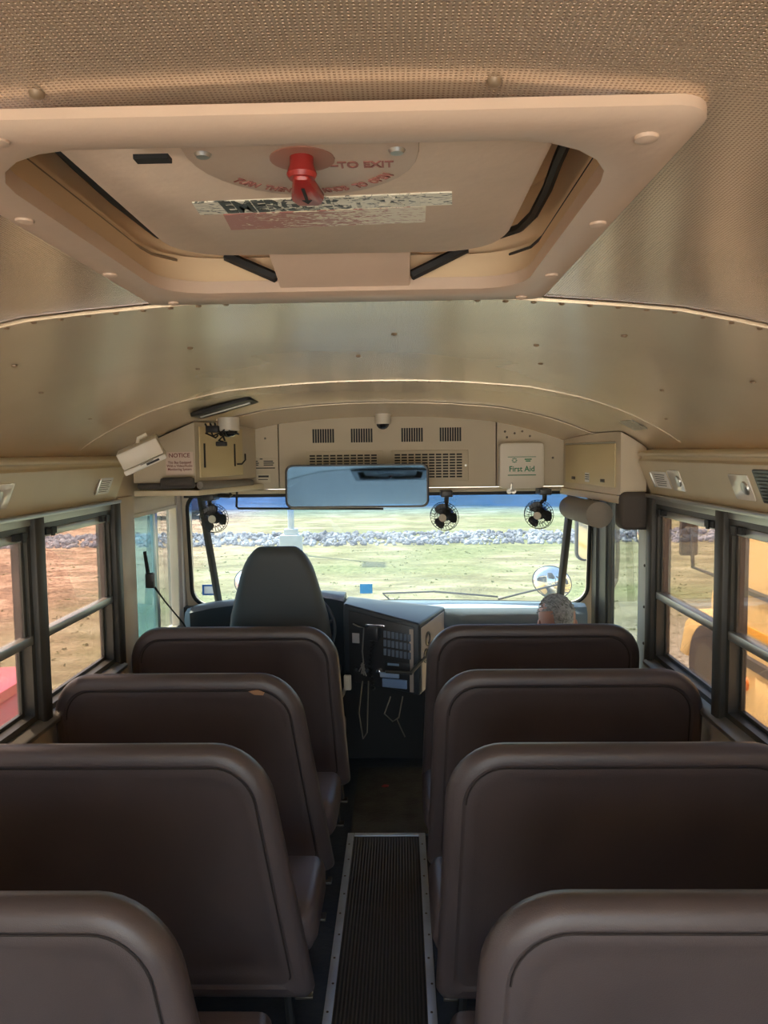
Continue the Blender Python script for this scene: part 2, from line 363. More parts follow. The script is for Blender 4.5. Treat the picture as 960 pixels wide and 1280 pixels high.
# grass tufts in front of the bus
tb = MB(); rr = random.Random(9)
for i in range(1500):
    y = 6.5 + 14.5*rr.random()**1.3; x = rr.uniform(-.62*y-1, .62*y+1)
    h = rr.uniform(.012, .035); wv = rr.uniform(.01, .04)
    if abs(x+2.82) < .7 and y > 19 or x > 2.4 and y < 10 or abs(x) < 1.4 and y < 7: continue
    for k in range(3):
        a = rr.uniform(0, pi); dx, dy = cos(a)*wv, sin(a)*wv; ox, oy = rr.uniform(-.05, .05), rr.uniform(-.05, .05)
        tb.add([(x+ox-dx, y+oy-dy, GZ), (x+ox+dx, y+oy+dy, GZ), (x+ox+dx*2*rr.uniform(-1, 1), y+oy, GZ+h)], [(0, 1, 2)])
M['blade'] = pbr('grass_blade', (.40, .38, .18), .9, 0, .1, 0, 1, .5, .5, dark=(.28, .32, .11))
tag(obj('grass_tufts', tb, M['blade']), 'low dry grass tufts in the field in front of the bus', 'grass', kind='stuff')

# lamp post with concrete base
t = thing('lamp_post', (-2.82, 20, GZ), 'pale lamp post on a square concrete base in front of the rocks', 'lamp post')
obj('concrete_base', MB().box(-3.09, -2.55, 19.73, 20.27, GZ, -.42), M['concrete'], t, bevel=.02)
obj('collar', MB().box(-2.99, -2.65, 19.83, 20.17, -.42, -.27), M['concrete'], t, bevel=.02)
obj('pole', MB().cyl((-2.82, 20, -.3), (-2.82, 20, 6.5), .085, .06), M['concrete'], t, smooth=True)
obj('lamp_head', MB().box(-3.1, -2.54, 19.2, 20.1, 6.45, 6.6), M['concrete'], t, bevel=.04)

def wheel(parent, c, r, w_, ax=(1, 0, 0), rim='alu'):
    a = Vector(ax).normalized(); c = Vector(c)
    o = obj('wheel', MB().lathe(c - a*w_/2, a, [(0, r*.5), (0, r*.9), (w_*.15, r), (w_*.85, r), (w_, r*.9), (w_, r*.5)], 28), M['tyre'], parent, smooth=True)
    obj('wheel_rim', MB().lathe(c - a*(w_/2+.004), a, [(0, r*.15), (.0, r*.55), (w_*.5, r*.58), (w_+.008, r*.55), (w_+.008, r*.15)], 20), M[rim], o, smooth=True)

# dark pickup far left
t = thing('pickup_truck', (-10.2, 31, GZ+.10), 'dark blue pickup truck parked far off beyond the rocks', 'truck')
zb = GZ+.10
obj('body', MB().prism([(-2.6, .35), (2.5, .35), (2.6, .9), (1.3, 1.05), (.7, 1.65), (-.7, 1.68), (-.95, 1.05), (-2.6, 1.05)], lambda a, c: (-10.2+a, 30.1, zb+c), lambda a, c: (-10.2+a, 31.9, zb+c)), M['navy'], t, bevel=.06)
for dx in (-1.7, 1.6):
    for dy in (-.85, .85): wheel(t, (-10.2+dx, 31+dy, zb+.37), .37, .24, (0, 1, 0))
obj('side_window', MB().box(-10.8, -9.6, 30.08, 30.1, zb+1.12, zb+1.55), M['blackp'], t)

# red car left of the bus
CX, CY = .08, -1.42
t = thing('red_car', (-4.75+CX, 5.9+CY, GZ), 'red car parked outside the rear left bus window, tail towards the bus', 'car')
def carsec(y):
    return y
side = [(-2.1, .35), (-2.15, .7), (-1.3, .92), (-.5, 1.0), (.1, 1.32), (1.25, 1.34), (1.85, 1.12), (2.14, 1.06), (2.2, .95), (2.22, .55), (2.1, .32)]
rs = []
for y, k in ((-.86, .94), (-.84, .99), (-.7, 1.0), (.7, 1.0), (.84, .99), (.86, .94)):
    rs.append([Vector((-4.75+a*(1 if abs(y) < .8 else .99), 5.9+y*(1 if c < 1.05 else .82), GZ+.3+(c-.3)*k)) for a, c in side])
obj('body', MB().rings(rs).xf(Matrix.Translation((CX, CY, 0))), M['redpaint'], t, bevel=.05, seg=3)
obj('rear_spoiler', MB().prism([(-2.92, 1.12), (-2.50, 1.13), (-2.48, 1.21), (-2.9, 1.19)], lambda a, c: (a, 5.2, GZ+c), lambda a, c: (a, 6.6, GZ+c)).xf(Matrix.Translation((CX, CY, 0))), M['redpaint'], t, bevel=.012)
for y in (5.12, 6.62):
    obj('tail_lamp', MB().sph((-2.56, y, GZ+.88), (.10, .16, .085)).xf(Matrix.Translation((CX, CY, 0))), M['tail'], t, smooth=True)
obj('rear_window', MB().prism([(-3.44, 1.33), (-2.98, 1.14), (-2.97, 1.15), (-3.43, 1.345)], lambda a, c: (a, 5.35, GZ+c), lambda a, c: (a, 6.45, GZ+c)).xf(Matrix.Translation((CX, CY, 0))), M['blackp'], t)
obj('rear_bumper', MB().box(-2.62, -2.49, 5.1, 6.7, GZ+.38, GZ+.6).xf(Matrix.Translation((CX, CY, 0))), M['redpaint'], t, bevel=.03)
for x in (-6.15, -3.4):
    for y in (5.13, 6.67): wheel(t, (x+CX, y+CY, GZ+.32), .32, .2, (0, 1, 0))

# neighbouring school bus on the right
BX = 2.92
t = thing('school_bus', (BX+1.2, 2, GZ), 'yellow school bus parked close alongside, seen through the right windows', 'bus')
bz = GZ+.42
osec = [(0, 0), (0, 1.75), (.06, 2.05), (.25, 2.32), (.6, 2.46), (1.2, 2.5), (1.8, 2.46), (2.15, 2.32), (2.34, 2.05), (2.4, 1.75), (2.4, 0)]
obj('body', MB().prism(osec, lambda a, c: (BX+a, -3.0, bz+c), lambda a, c: (BX+a, 6.65, bz+c)), M['busyellow'], t, bevel=.02)
hb = []
for y, x0, x1, z0, z1 in ((6.6, .25, 2.15, .0, 1.02), (7.3, .32, 2.08, .0, .98), (8.0, .42, 1.98, .0, .90), (8.35, .52, 1.88, .05, .78), (8.42, .6, 1.8, .1, .6)):
    hb.append([Vector((BX+a, y, bz+c)) for a, c in rrect(x0, x1, z0, z1, .16, 4, .03)])
obj('hood', MB().rings(hb), M['busyellow'], t, smooth=True)
for s in (0, 1):
    xx = BX+.12 if s == 0 else BX+1.88
    o = obj('fender', MB().prism([(6.75, .0), (6.8, .45), (7.0, .62), (7.7, .62), (8.05, .42), (8.2, .05), (8.0, .05), (7.8, .32), (7.15, .34), (6.95, .0)], lambda a, c: (xx, a, bz+c), lambda a, c: (xx+.4, a, bz+c)), M['busyellow'], t, bevel=.03)
for xx in (BX+.25, BX+2.15):
    wheel(t, (xx, 7.45, GZ+.48), .48, .28, rim='post'); wheel(t, (xx, -1.0, GZ+.48), .48, .28, rim='post')
for z0, z1 in ((.42, .52), (1.02, 1.08)):
    obj('rub_rail', MB().prism([(0, z0), (-.03, z0+.012), (-.03, z1-.012), (0, z1)], lambda a, c: (BX+a, -3, bz+c), lambda a, c: (BX+a, 6.5, bz+c)), M['post'], t)
for k in range(5):
    y0 = 5.35 - k*.95
    wf = obj('side_window', MB().box(BX-.012, BX, y0-.82, y0, bz+1.25, bz+1.95), M['blackp'], t, bevel=.004)
obj('entry_panel', MB().box(BX-.01, BX, 5.35, 6.15, bz+.03, bz+.38), M['busyellow'], t, bevel=.006)
obj('side_marker', MB().lathe((BX-.016, 6.33, bz+.27), (1, 0, 0), [(0, .05), (.016, .06)], 20), pbr('amber_marker', (.9, .25, .02), .3), t, smooth=True)
obj('trim_stripe', MB().box(BX-.006, BX, -3, 6.5, bz+.70, bz+.76), pbr('amber_stripe', (.9, .42, .02), .4), t)
obj('windshield', MB().box(BX+.2, BX+2.2, 6.65, 6.665, bz+1.1, bz+2.0), M['blackp'], t, bevel=.004)
obj('mirror_bracket', MB().tube([(BX+.05, 6.6, bz+1.05), (BX-.2, 7.0, bz+1.15), (BX-.22, 7.05, bz+1.75), (BX+.03, 6.6, bz+2.0)], .018), M['post'], t, smooth=True)
obj('mirror_head', MB().box(BX-.3, BX-.14, 7.03, 7.1, bz+1.25, bz+1.65), M['blackp'], t, bevel=.02)

# ------------------------------------------------------------------ floor
SWX = .42   # step well inner edge
fb = MB(); fb.box(XL-.05, XR+.05, YB, 3.72, -.06, 0)
struct('floor', fb, M['floor'], 'dark rubber bus floor')
struct('floor_front', MB().box(XL-.05, SWX, 3.72, 4.45, -.06, 0), M['floor'], 'dark floor beside the driver')
st = MB(); st.prism([(4.45, -.001), (4.45, -.66), (3.725, -.66), (3.725, -.62), (4.20, -.62), (4.20, -.33), (4.40, -.33)], lambda a, c: (SWX, a, c), lambda a, c: (XR+.05, a, c))
st = MB().box(SWX+.001, XR+.05, 3.725, 4.45, -.68, -.62)
struct('stairwell_floor', st, M['floor'], 'lowest entry step')
struct('stairwell_side', MB().box(SWX-.03, SWX, 3.725, 4.45, -.62, -.061), M['floor'])
m, t_, N, L = nodes('ribbed_aisle_rubber'); b = N['Principled BSDF']; b.inputs['Roughness'].default_value = .5
tc = N.new('ShaderNodeTexCoord'); wv = N.new('ShaderNodeTexWave'); wv.wave_type = 'BANDS'; wv.bands_direction = 'X'; wv.inputs['Scale'].default_value = 26; wv.inputs['Distortion'].default_value = .15
L.new(tc.outputs['Object'], wv.inputs['Vector'])
cr = N.new('ShaderNodeValToRGB'); cr.color_ramp.elements[0].color = (.02, .022, .022, 1); cr.color_ramp.elements[1].color = (.085, .08, .068, 1); L.new(wv.outputs[0], cr.inputs[0])
L.new(cr.outputs[0], b.inputs['Base Color']); bp = N.new('ShaderNodeBump'); bp.inputs['Strength'].default_value = .8; bp.inputs['Distance'].default_value = .004; L.new(wv.outputs[0], bp.inputs['Height']); L.new(bp.outputs[0], b.inputs['Normal'])
M['ribbed'] = m
tag(obj('aisle_runner', MB().box(-.165, .131, -1.2, 3.27, 0, .006), M['ribbed']), 'dark ribbed rubber runner down the middle of the aisle', 'floor runner')
tag(obj('floor_mat', MB().box(-.18, .40, 3.30, 4.02, 0, .005), pbr('front_mat_rubber', (.085, .085, .075), .5, 0, .4, .3, 60, .4, 9)), 'smooth dark rubber mat beside the driver, ahead of the runner', 'floor mat')
for x, lb in ((-.176, 'left'), (.140, 'right')):
    o = obj('aisle_strip', MB().box(x-.014, x+.014, -1.2, 3.30, .004, .010), M['strip'], bevel=.002, origin=(x, 0, .004)); tag(o, 'riveted metal strip along the %s edge of the aisle runner' % lb, 'floor strip', 'metal strips edging the aisle')
    for k in range(14):
        y = 3.2 - k*.125
        obj('screw', MB().lathe((x+(.004 if k % 2 else -.002), y, .0095), (0, 0, 1), [(0, .0045), (.0012, .004)], 8), M['screw'], o)
tag(obj('threshold_strip', MB().box(-.16, .125, 3.275, 3.298, .004, .011), M['strip'], bevel=.002), 'thin metal strip across the front end of the runner', 'floor strip')
tag(obj('paper_scrap', MB().prism([(.0, .0), (.03, -.004), (.036, .012), (.01, .02)], lambda a, c: (-.05+a, 3.78+c, .006), lambda a, c: (-.05+a, 3.78+c, .010)), M['red']), 'small red scrap lying on the front floor mat', 'scrap')
# wheel housing dust line / firewall
struct('firewall', MB().box(XL, SWX-.005, 4.16, 4.20, 0, .86), M['black'], 'dark panel below the dashboard')

# ------------------------------------------------------------------ walls, posts, windows
WT = .05
def wall_low(name, s, y0, y1, z1=.80, z0=-.12):
    x = XL if s < 0 else XR
    return struct(name, MB().box(min(x, x+s*WT), max(x, x+s*WT), y0, y1, z0, z1), M['cream_wall'])
wall_low('wall_left', -1, YB, 3.425)
wall_low('wall_right', 1, YB, 3.40)
wall_low('wall_left_driver', -1, 3.426, 4.34, .76)
for s, nm in ((-1, 'wall_left_upper'), (1, 'wall_right_upper')):
    x = XL if s < 0 else XR
    struct(nm, MB().box(min(x, x+s*WT), max(x, x+s*WT), YB, 4.34 if s < 0 else 4.2, 1.495 if s > 0 else 1.50, 1.72), M['cream_wall'])
    struct('windowsill_%s' % ('left' if s < 0 else 'right'), MB().prism([(s*.004, .80), (-s*.045, .795), (-s*.05, .812), (s*.01, .835), (s*.05, .83)], lambda a, c: (x+a, YB, c), lambda a, c: (x+a, 3.2, c)), M['alu'], bevel=.002)
    struct('window_head_%s' % ('left' if s < 0 else 'right'), MB().prism([(s*.05, 1.475), (-s*.015, 1.475), (-s*.015, 1.50), (-s*.04, 1.50), (-s*.04, 1.515), (s*.05, 1.515)], lambda a, c: (x+a, YB, c), lambda a, c: (x+a, 3.22, c)), M['alu'], bevel=.002)
WY = [3.20-.70*k for k in range(9)]
wn = 0
for s in (-1, 1):
    x = XL if s < 0 else XR
    for k, y in enumerate(WY):
        if y < YB: continue
        struct('trim_%d' % (k+1 if s < 0 else k+11), MB().prism([(s*.05, -.034), (-s*.028, -.034), (-s*.034, -.02), (-s*.034, .02), (-s*.028, .034), (s*.05, .034)], lambda a, c: (x+a, y+c, .80), lambda a, c: (x+a, y+c, 1.50)), M['post'], 'dark post between bus windows', bevel=.003)
    for k in range(len(WY)-1):
        y1, y0 = WY[k]-.034, WY[k+1]+.034
        wn += 1
        r = thing('window_%d' % wn, (x, (y0+y1)/2, .82), 'sliding two-pane bus window', kind='structure')
        zt, zm = 1.478, 1.10
        def ring(z0, z1, ya, yb, wd, xa, xb):
            return MB().rings([[Vector((xa, a, c)) for a, c in ((ya, z0), (yb, z0), (yb, z1), (ya, z1))], [Vector((xb, a, c)) for a, c in ((ya, z0), (yb, z0), (yb, z1), (ya, z1))],
                               [Vector((xb, a, c)) for a, c in ((ya+wd, z0+wd), (yb-wd, z0+wd), (yb-wd, z1-wd), (ya+wd, z1-wd))], [Vector((xa, a, c)) for a, c in ((ya+wd, z0+wd), (yb-wd, z0+wd), (yb-wd, z1-wd), (ya+wd, z1-wd))]], closed=True)
        obj('window_frame', ring(.826, zt, y0, y1, .022, x-s*.010, x+s*.045), M['alu_dark'], r)
        obj('lower_sash', ring(.842, zm+.005, y0+.02, y1-.02, .018, x+s*.024, x+s*.038), M['alu_dark'], r)
        obj('upper_sash', ring(zm-.01, zt-.03, y0+.02, y1-.02, .02, x+s*.002, x+s*.016), M['alu_dark'], r)
        obj('meeting_rail', MB().box(min(x-s*.012, x+s*.02), max(x-s*.012, x+s*.02), y0+.012, y1-.012, zm-.016, zm+.014), M['alu'], r, bevel=.003)
        obj('top_rail', MB().box(min(x-s*.006, x+s*.02), max(x-s*.006, x+s*.02), y0+.012, y1-.012, zt-.052, zt-.024), M['alu'], r, bevel=.003)
        for yy in (y0+.07, y1-.07):
            obj('latch', MB().box(min(x-s*.02, x-s*.004), max(x-s*.02, x-s*.004), yy-.04, yy+.04, zt-.044, zt-.022).box(min(x-s*.026, x-s*.02), max(x-s*.026, x-s*.02), yy-.008, yy+.012, zt-.05, zt-.02), M['black'], r)
        if y1 > -.5:
            obj('upper_pane', MB().box(min(x+s*.007, x+s*.010), max(x+s*.007, x+s*.010), y0+.03, y1-.03, zm, zt-.04), M['winglass'], r)
            obj('lower_pane', MB().box(min(x+s*.030, x+s*.033), max(x+s*.030, x+s*.033), y0+.03, y1-.03, .85, zm), M['winglass'], r)
# front posts
struct('trim_30', MB().box(XL-.04, XL+.022, 3.235, 3.425, .0, 1.52), M['cream_wall'], 'tan post between the first left window and the driver window', bevel=.008)
o = struct('trim_31', MB().box(XR-.012, XR+.05, 3.236, 3.395, -.62, 1.50), pbr('door_post_paint', (.55, .58, .52), .4), 'pale post behind the entry door', bevel=.004)
for z in (.86, 1.02, 1.2, 1.38):
    obj('screw', MB().lathe((XR-.012, 3.30, z), (-1, 0, 0), [(0, .007), (.004, .005)], 8), M['screw'], o)
# driver side window
r = thing('window_20', (XL, 3.78, .76), 'driver side sliding window', kind='structure')
def yzring(x0, x1, y0, y1, z0, z1, wd):
    a = [(y0, z0), (y1, z0), (y1, z1), (y0, z1)]; c = [(y0+wd, z0+wd), (y1-wd, z0+wd), (y1-wd, z1-wd), (y0+wd, z1-wd)]
    return MB().rings([[Vector((x0, p, q)) for p, q in a], [Vector((x1, p, q)) for p, q in a], [Vector((x1, p, q)) for p, q in c], [Vector((x0, p, q)) for p, q in c]], closed=True)
obj('window_frame', yzring(XL-.045, XL+.008, 3.427, 4.12, .76, 1.43, .016), M['cream_wall'], r)
obj('dimming_pane', MB().box(XL-.034, XL-.030, 3.81, 4.10, .78, 1.41), M['doorglass'], r)  # pane added to dim the overbright view through the open half
obj('sliding_pane', MB().box(XL-.020, XL-.016, 3.44, 3.80, .78, 1.41), M['drvglass'], r)
obj('sash_stile', MB().box(XL-.03, XL-.004, 3.79, 3.825, .78, 1.41), M['alu'], r, bevel=.003)
struct('wall_left_driver_head', MB().box(XL-.05, XL, 3.45, 4.34, 1.43, 1.505), M['cream_wall'])
pl = MB().prism([(XL-.05, 4.12), (XL+.004, 4.12), (XL+.004, 4.145), (XL+.018, 4.155), (XL+.018, 4.19), (XL+.004, 4.20), (XL+.01, 4.25), (XL+.03, 4.34), (XL-.05, 4.34)], lambda a, c: (a, c, .70), lambda a, c: (a, c, 1.50))
struct('trim_32', pl, pbr('corner_post_paint', (.52, .45, .40), .45), 'ribbed corner post left of the windshield')
struct('trim_33', MB().prism([(XR+.002, 3.985), (XR+.05, 3.985), (XR+.05, 4.22), (XR-.01, 4.22), (XR-.01, 4.13), (XR+.002, 4.12)], lambda a, c: (a, c, -.62), lambda a, c: (a, c, 1.50)), M['alu_dark'], 'dark corner post right of the windshield')
# entry door
r = thing('door_1', (XR+.02, 3.7, -.62), 'glazed entry door', kind='structure')
obj('door_frame', yzring(XR+.012, XR+.045, 3.398, 3.983, -.60, 1.485, .014), M['alu_dark'], r)
obj('door_glass', MB().box(XR+.026, XR+.030, 3.41, 3.975, -.59, 1.475), M['doorglass'], r)

# windshield wall
def wsy(x, z): return 4.20 + .13*(1-((x-XC)/1.12)**2) + (1.5-z)*.10
inn = rrect(-1.12, 1.098, .84, 1.495, .10, 8)
inn2 = []
for i, p in enumerate(inn):       # subdivide the long edges so the curve shows
    q = inn[(i+1) % len(inn)]; inn2.append(p)
    d = math.hypot(q[0]-p[0], q[1]-p[1]); n = int(d/.12)
    for k in range(1, n): inn2.append((p[0]+(q[0]-p[0])*k/n, p[1]+(q[1]-p[1])*k/n))
def outp(p):
    x, z = p
    return (max(XL-.04, min(XR+.04, XC+(x-XC)*1.30)), .55 if z < .9 else (1.60 if z > 1.44 else z))
A = [Vector((x, wsy(x, z), z)) for x, z in inn2]; B = [Vector((outp(p)[0], wsy(*outp(p)), outp(p)[1])) for p in inn2]
dY = Vector((0, .05, 0))
struct('wall_front', MB().rings([A, B, [p+dY for p in B], [p+dY for p in A]], closed=True), M['cream_wall'], 'wall around the windshield')
r = thing('window_21', (XC, 4.3, .84), 'curved windshield', kind='structure')
obj('rubber_seal', MB().tube([p+Vector((0, -.004, 0)) for p in A], .011, 6, closed=True), M['black'], r, smooth=True)
wg = MB(); NX, NZ = 24, 6
for j in range(NZ+1):
    for i in range(NX+1):
        x = -1.12+2.218*i/NX; z = .84+.655*j/NZ; wg.v.append(Vector((x, wsy(x, z)+.02, z)))
for j in range(NZ):
    for i in range(NX):
        k = j*(NX+1)+i; wg.f.append((k, k+1, k+NX+2, k+NX+1))
obj('windshield_glass', wg, M['ws'], r, smooth=True)
for (xt, zt2, xb2, zb2) in ((-1.045, 1.50, -.972, .83), (.995, 1.50, .945, .83)):
    a, c = Vector((xt, wsy(xt, zt2)-.02, zt2)), Vector((xb2, wsy(xb2, zb2)-.02, zb2))
    obj('corner_bar', MB().box(-.019, .019, -.014, .014, 0, (c-a).length, frame(a, (1, 0, 0), (0, 1, 0)) @ Matrix.Identity(4) if False else Matrix.Translation(a) @ (c-a).to_track_quat('Z', 'Y').to_matrix().to_4x4()), M['post'], r, bevel=.004)
_so = [(-1.067, .905), (-.985, .905), (-.985, .965), (-1.067, .965)]; _si = [(-1.056, .914), (-.996, .914), (-.996, .956), (-1.056, .956)]
o = obj('registration_sticker', MB().rings([[Vector((x, wsy(-1.03, .95)-d_, z)) for x, z in q] for d_, q in ((.001, _so), (.003, _so), (.003, _si), (.001, _si))], closed=True), M['stk_blue'], None); o.rotation_euler = (0, 0, 0)
tag(o, 'blue bordered white registration sticker low in the left windshield corner', 'sticker')
obj('sticker_face', MB().box(-1.056, -.996, wsy(-1.03, .95)-.003, wsy(-1.03, .95)-.001, .914, .956), M['stk_white'], o)
o = obj('inspection_sticker', MB().box(-.180, -.108, wsy(-.15, .93)+.012, wsy(-.15, .93)+.014, .885, .940), M['stk_pale']); tag(o, 'small plain blue sticker low in the middle of the windshield', 'sticker')

# ------------------------------------------------------------------ ceiling
def ceil_panel(name, ya, yb, mat, dz=0., hole=False, yst=.1):
    xsn = sorted(set([XC+s*a for a, _ in PROF for s in (-1, 1)] + ([HX0, HX1] if hole else [])))
    n = max(2, int(round((yb-ya)/yst))); ysn = [ya+(yb-ya)*i/n for i in range(n+1)]
    if hole: ysn = sorted(set([y for y in ysn if not (abs(y-HY0) < .03 or abs(y-HY1) < .03)] + [HY0, HY1]))
    mb = MB()
    for y in ysn:
        for x in xsn: mb.v.append(Vector((x, y, cz(x, y)+dz)))
    nx = len(xsn)
    for j in range(len(ysn)-1):
        for i in range(nx-1):
            if hole and HX0-1e-6 <= xsn[i] and xsn[i+1] <= HX1+1e-6 and HY0-1e-6 <= ysn[j] and ysn[j+1] <= HY1+1e-6: continue
            k = j*nx+i; mb.f.append((k, k+1, k+nx+1, k+nx))
    o = struct(name, mb, mat, 'curved cream steel bus ceiling', smooth=True)
    md = o.modifiers.new('thickness', 'SOLIDIFY'); md.thickness = .003; md.offset = 1; md.use_rim = False
    return o
ceil_panel('ceiling', YB, 1.33, M['ceil'], 0, True)
ceil_panel('ceiling_middle', 1.30, 2.84, M['ceil2'], -.004)
ceil_panel('ceiling_front', 2.81, 3.62, M['ceil2'], -.0005)
ceil_panel('ceiling_front_cap', 3.60, 4.10, M['ceil2'], -.004)
def seam(name, y, dz, n, wd=.02, r=.0045, xm=1.1):
    xs_ = [XC - xm + 2*xm*i/48 for i in range(49)]
    mb = MB(); rs = []
    for x in xs_: rs.append([Vector((x, y-wd/2, cz(x, y)+dz)), Vector((x, y-wd/2, cz(x, y)+dz-.0025)), Vector((x, y+wd/2, cz(x, y)+dz-.0025)), Vector((x, y+wd/2, cz(x, y)+dz))])
    mb.rings(rs)
    o = struct(name, mb, M['ceil2'], 'overlapping riveted seam across the ceiling')
    rv = MB()
    for i in range(n):
        x = XC - xm*.97 + 2*xm*.97*i/(n-1); c = Vector((x, y, cz(x, y)+dz-.0025))
        rv.lathe(c, (0, 0, -1), [(0, r), (.002, r*.8), (.0032, r*.3)], 8)
    ro = obj('rivets', rv, M['rivet'], o, smooth=True)
seam('trim_40', 1.325, -.004, 46, .022, .0055)
seam('trim_41', 2.83, -.004, 52, .018, .005)
seam('trim_42', 3.61, -.004, 40, .014, .004)
# loose ceiling rivets / screws on the middle panel
rv = MB()
for x, y in ((-.75, 1.62), (-.42, 1.78), (-.85, 1.95), (-.5, 2.15), (.05, 1.72), (-.05, 2.1), (.38, 1.82), (.52, 1.60), (.45, 2.15), (.85, 1.75), (.80, 2.2), (.72, 1.2), (-.62, 1.0), (.95, 2.6), (-.95, 2.5)):
    rv.lathe(Vector((x, y, cz(x, y)-.004)), (0, 0, -1), [(0, .007), (.003, .006), (.005, .002)], 8)
struct('trim_43', rv, M['rivet'], 'roof bow screws in the ceiling', smooth=True)

# cove panels above the windows
for s, nm in ((-1, 'left'), (1, 'right')):
    def cx(d): return XC + s*d
    prof = [(1.145, 1.70), (1.085, 1.692), (1.072, 1.688), (1.066, 1.682), (1.068, 1.675), (1.082, 1.672), (1.082, 1.660), (1.070, 1.652), (1.130, 1.502), (1.145, 1.502)]
    struct('trim_%d' % (50 if s < 0 else 51), MB().prism(prof, lambda a, c: (cx(a), YB, c), lambda a, c: (cx(a), 3.22, c)), M['cream'], 'slanted cream panel over the %s windows' % nm, bevel=.0015)
def cove_m(s, y, z):
    """frame on the slanted cove panel: x along the bus, y up the panel, z towards the room"""
    k = (1.652-z)/.15; a = 1.070+.060*k
    o = Vector((XC+s*a, y, z)); up = Vector((-s*.060, 0, .15))
    return frame(o, (0, -s, 0) if s > 0 else (0, 1, 0), up) if s > 0 else frame(o, (0, 1, 0), up)
def cove_plate(name, s, y0, y1, z0, z1, mat, label, cat, th=.004, group=None):
    m = cove_m(s, (y0+y1)/2, (z0+z1)/2); ww = (y1-y0)/2; hh = (z1-z0)/2*1.07
    return tag(obj(name, MB().prism(rrect(-ww, ww, -hh, hh, .006, 3), lambda a, c: m @ Vector((a, c, 0)), lambda a, c: m @ Vector((a, c, th))), mat, bevel=.001), label, cat, group), m
for s, y0, y1, lb in ((1, 2.79, 2.91, 'oval-lensed lamp on the right cove next to the instruction placard'), (1, 2.24, 2.37, 'pale lamp on the right cove nearest the black speaker grille'), (-1, 2.19, 2.29, 'pale lamp at the left picture edge on the left cove')):
    o, m = cove_plate('cove_lamp', s, y0, y1, 1.545, 1.622, M['lens'], lb, 'light')
    lm = MB(); lm.lathe(m @ Vector((.03*s, 0, .003)), m.to_3x3() @ Vector((0, 0, 1)), [(0, .022), (.006, .02), (.009, .008)], 20); obj('bulb_cover', lm, M['alu'], o, smooth=True)
for s, y0, y1, lb in ((1, 2.935, 3.10, 'white printed placard on the right cove panel near the cabinet'), (-1, 2.965, 3.10, 'white printed placard on the left cove panel near the monitor')):
    o, m = cove_plate('instruction_placard', s, y0, y1, 1.548, 1.612, M['white'], lb, 'sign', .003)
    ln = MB()
    for k in range(6):
        ln.box(-(y1-y0)*.36, (y1-y0)*(.36-.05*(k % 3)), .022-.009*k-.0012, .022-.009*k+.0012, .003, .0036, m)
    obj('print_lines', ln, M['ink'], o)
    obj('clip', MB().box(-(y1-y0)/2-.012, -(y1-y0)/2+.004, -.032, .032, 0, .010, m), M['alu'], o, bevel=.002)
o, m = cove_plate('speaker_grille', 1, 2.02, 2.19, 1.545, 1.64, M['blackp'], 'black slotted speaker grille on the right cove at the picture edge', 'speaker', .006)
sl_ = MB()
for k in range(8): sl_.box(-.07, .07, -.04+.011*k, -.036+.011*k, .006, .009, m)
obj('slats', sl_, M['alu_dark'], o)

# ------------------------------------------------------------------ roof hatch
HX, HY = (HX0+HX1)/2, (HY0+HY1)/2
t = thing('roof_hatch', (HX, HY, 1.96), 'cream plastic emergency roof hatch with red knob in the ceiling', 'roof hatch')
fo = [(x, y) for x, y in rrect(-.345, .295, .585, 1.275, .028, 5)]
fi = rrect(HX0+.002, HX1-.002, HY0+.005, HY1-.003, .09, 5)
fm = rrect(HX0-.012, HX1+.012, HY0-.01, HY1+.01, .10, 5)
fm2 = rrect(-.338, .288, .592, 1.268, .026, 5)
def P3(l, dz): return [Vector((x, y, cz(x, y)+dz)) for x, y in l]
def P3f(l, z): return [Vector((x, y, z)) for x, y in l]
obj('flange', MB().rings([P3(fo, .0), P3(fo, -.008), P3(fm2, -.014), P3(fm, -.016), P3(fi, -.012), P3(fi, .006)], caps=(0, 0)), M['hatch'], t, smooth=True)
wo = rrect(HX0-.0, HX1+.0, HY0, HY1, .09, 5)
obj('hatch_well', MB().rings([P3(fi, .004), P3f(rrect(HX0-.012, HX1+.012, HY0-.012, HY1+.010, .09, 5), 2.0), P3f(rrect(HX0-.012, HX1+.012, HY0-.012, HY1+.010, .09, 5), 2.006), P3f(rrect(HX0-.03, HX1+.03, HY0-.03, HY1+.028, .09, 5), 2.012), P3f(rrect(HX0-.03, HX1+.03, HY0-.03, HY1+.028, .09, 5), 2.10)], caps=(0, 1)), pbr('hatch_well_plastic', (.86, .64, .40), .5), t, smooth=True)
obj('gasket', MB().rings([P3f(rrect(HX0+.03, HX1-.03, HY0+.02, HY1-.03, .10, 5), 2.055), P3f(rrect(HX0+.018, HX1-.018, HY0+.01, HY1-.015, .10, 5), 2.05), P3f(rrect(HX0+.018, HX1-.018, HY0+.01, HY1-.015, .10, 5), 2.07), P3f(rrect(HX0+.03, HX1-.03, HY0+.02, HY1-.03, .10, 5), 2.07)], closed=True), M['black'], t)
l1 = rrect(-.252, .203, .625, 1.096, .08, 6); l2 = rrect(-.244, .195, .632, 1.086, .075, 6); l0 = rrect(-.235, .185, .635, 1.08, .06, 6)
lid = obj('lid', MB().rings([P3f(l0, 2.095), P3f(l1, 1.99), P3f(l1, 1.982), P3f(l2, 1.975)]), M['hatch_lid'], t, smooth=True)
